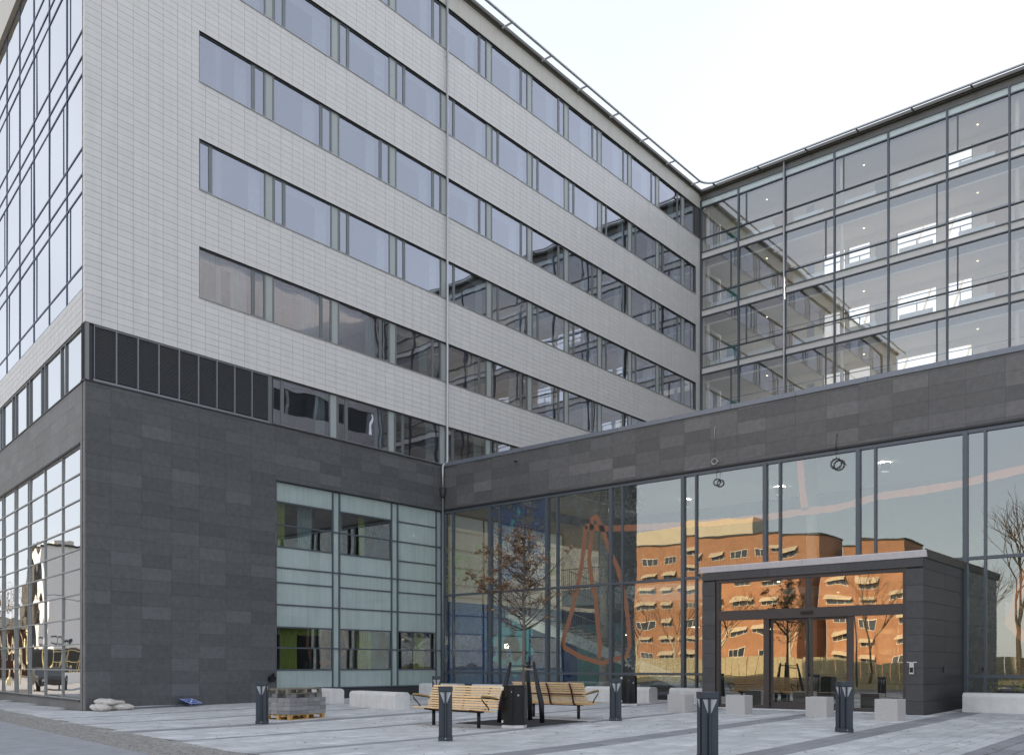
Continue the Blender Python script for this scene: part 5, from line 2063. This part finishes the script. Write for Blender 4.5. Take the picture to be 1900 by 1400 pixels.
# board fence, board by board where it faces the street
fc = tag(empty('board_fence', (0, -86, 0)), 'pale board fence across the grass, mirrored in the entrance doors', 'fence')
fb0 = MB().box(0, .93, -.03, .03, 0, 2.7)
me_f = None
for k in range(90):
    x = -66 + k * 1.0
    if me_f is None:
        o = fb0.build('board', 'fence', fc)
        me_f = o.data
    else:
        o = bpy.data.objects.new('board', me_f)
        col.objects.link(o)
        o.parent = fc
    o.location = (x, rnd.uniform(-.05, .05), rnd.uniform(-.08, .1) - .1)

def bare_tree(name, x, y, h, mk, lab, seed, lean=.04, spread=.36, dens=1.0, group='bare trees across the street'):
    r_ = random.Random(seed)
    root = tag(empty(name, (x, y, -.1)), lab, 'tree', group)
    mb_ = MB()
    tw = MB()
    def grow(p, d, l, rad, lev):
        q = p + d * l
        mid = p.lerp(q, .5) + Vector((r_.gauss(0, .03 * l), r_.gauss(0, .03 * l), 0))
        (mb_ if lev < 2 else tw).tube([p, mid, q], [rad, rad * .85, rad * .65], 6 if lev < 2 else 3, cap=False)
        if lev >= 5:
            return
        n = 3 if lev < 4 else 2
        for k in range(n):
            nd = (d + Vector((r_.gauss(0, spread), r_.gauss(0, spread), r_.gauss(.12, .15)))).normalized()
            grow(q if k else mid.lerp(q, .6), nd, l * r_.uniform(.62, .85), rad * .58, lev + 1)
    grow(Vector((0, 0, 0)), Vector((r_.gauss(0, lean), r_.gauss(0, lean), 1)).normalized(), h * .30, h * .014, 0)
    mb_.build('trunk', mk, root, smooth=True)
    tw.build('crown', 'branch', root)
    return root
side = ['left', 'right']
tl = [(8.5, -84, 22, 'branch', 'tall bare tree mirrored at the right end of the hall glass'),
      (14.5, -88, 18, 'branch', 'lower bare tree beside the tallest one in the right glass'),
      (2.5, -92, 15, 'branch', 'bare tree mirrored behind the person at the doors'),
      (-4, -80, 14, 'branch', 'bare tree mirrored in the right sliding door'),
      (-12, -82, 12, 'birch', 'pale trunked tree mirrored in the left sliding door'),
      (-17, -90, 14, 'birch', 'pale trunked tree mirrored left of the sliding doors'),
      (-28, -92, 13, 'birch', 'pale trunked tree before the brick block, mirrored low in the hall glass'),
      (-38, -88, 12, 'birch', 'thin pale tree mirrored beside the stair in the hall'),
      (-46, -90, 14, 'birch', 'pale tree mirrored near the left end of the brick block'),
      (-47, -16.5, 8, 'birch', 'golden trunked tree mirrored in the street front glass'),
      (-58, -17.6, 10, 'birch', 'second golden trunked tree mirrored in the street front glass'),
      (-70, -14.5, 9, 'birch', 'farther golden trunked tree mirrored in the street front glass')]
for i, t in enumerate(tl):
    bare_tree('bare_tree', t[0], t[1], t[2], t[3], t[4], 20 + i)
def street_lamp(x, y, lab):
    root = tag(empty('street_lamp', (x, y, -.05)), lab, 'street lamp', 'street lamps across the street')
    MB().tube([(0, 0, 0), (0, 0, 6.5)], [.08, .05], 8).build('pole', 'frame_d', root, smooth=True)
    MB().tube([(0, 0, 6.5), (0, 0, 6.6), (0, 0, 6.9), (0, 0, 7.0)], [.08, .35, .35, .1], 12).build('lamp_head', 'frame_d', root, smooth=True)
street_lamp(-13, -52, 'street lamp mirrored left of the porch before the brick block')
street_lamp(3, -56, 'street lamp mirrored in the upper right porch pane')

# white site cabin with lettering, facing east along the street
sc_b = tag(empty('site_cabin', (-50, -19.0, 0)), 'white stacked site cabin with dark NCC lettering on a scaffold, mirrored in the street front', 'cabin')
MB().box(-6, 0, -11, .1, 3.0, 7.2).build('cabin_wall', 'cabin', sc_b, bevel=.03)
MB().box(-6, -.05, -11, .05, 7.25, 11.4).build('cabin_wall', 'cabin', sc_b, bevel=.03)
MB().box(-6.1, .1, -11.1, .2, 11.4, 11.55).build('cabin_roof', 'far_dark', sc_b)
for k in range(12):
    MB().tube([(-.3, -k * .95, 0), (-.3, -k * .95, 3.0)], .07, 6).build('scaffold_post', 'scaff', sc_b)
for k in range(11):
    MB().tube([(-.3, -k * .95, .2), (-.3, -(k + 1) * .95, 2.8)], .05, 6).build('brace', 'scaff', sc_b)
for z in (.9, 1.8, 2.7):
    MB().tube([(-.3, 0, z), (-.3, -10.5, z)], .05, 6).build('ledger', 'scaff', sc_b)
MB().box(.0, .03, -11, .1, .0, .9).build('hoarding', 'cabin', sc_b)
cu = bpy.data.curves.new('lettering', 'FONT')
cu.body = 'NCC'
cu.size = 1.0
cu.extrude = .01
cu.align_x = 'CENTER'
tmp = bpy.data.objects.new('tmp', cu)
col.objects.link(tmp)
bpy.context.view_layer.update()
lm = bpy.data.meshes.new_from_object(tmp.evaluated_get(bpy.context.evaluated_depsgraph_get()))
bpy.data.objects.remove(tmp)
lm.materials.clear()
lm.materials.append(M['ink'])
to = bpy.data.objects.new('lettering', lm)
col.objects.link(to)
to.parent = sc_b
to.location = (.03, -1.15, 3.22)
to.rotation_euler = (R(90), 0, R(90))

# parked car mirrored low in the street front
pcar = tag(empty('parked_car', (-30.5, -17.6, -.03), R(172)), 'black estate car parked across the street, mirrored low in the street front', 'car')
body = [(-2.2, .35), (-2.25, .75), (-2.1, .95), (-1.5, 1.0), (-.9, 1.42), (1.2, 1.45), (1.9, 1.0), (2.2, .9), (2.25, .4)]
mb = MB()
n = len(body)
mb.add([(p[0], -.85, p[1]) for p in body] + [(p[0], .85, p[1]) for p in body], [tuple(range(n)), tuple(range(2 * n - 1, n - 1, -1))] + [(i, n + i, n + (i + 1) % n, (i + 1) % n) for i in range(n)])
mb.build('body', 'car', pcar, bevel=.05)
mb = MB()
mb.add([(-1.4, .856, 1.0), (1.7, .856, 1.0), (1.15, .856, 1.38), (-.85, .856, 1.36)], [(0, 1, 2, 3)])
mb.build('side_window', 'carglass', pcar)
for x in (-1.4, 1.4):
    for y in (-.8, .8):
        wh_ = MB().tube([(x, y - .1, .32), (x, y + .1, .32)], .32, 18).build('wheel', 'tyre', pcar, smooth=False)
        MB().tube([(x, y - .11, .32), (x, y + .11, .32)], .19, 12).build('rim', 'galv', wh_)
for y in (-.6, .6):
    MB().box(-2.27, -2.2, y - .15, y + .15, .62, .75).build('headlight', 'lens', pcar)
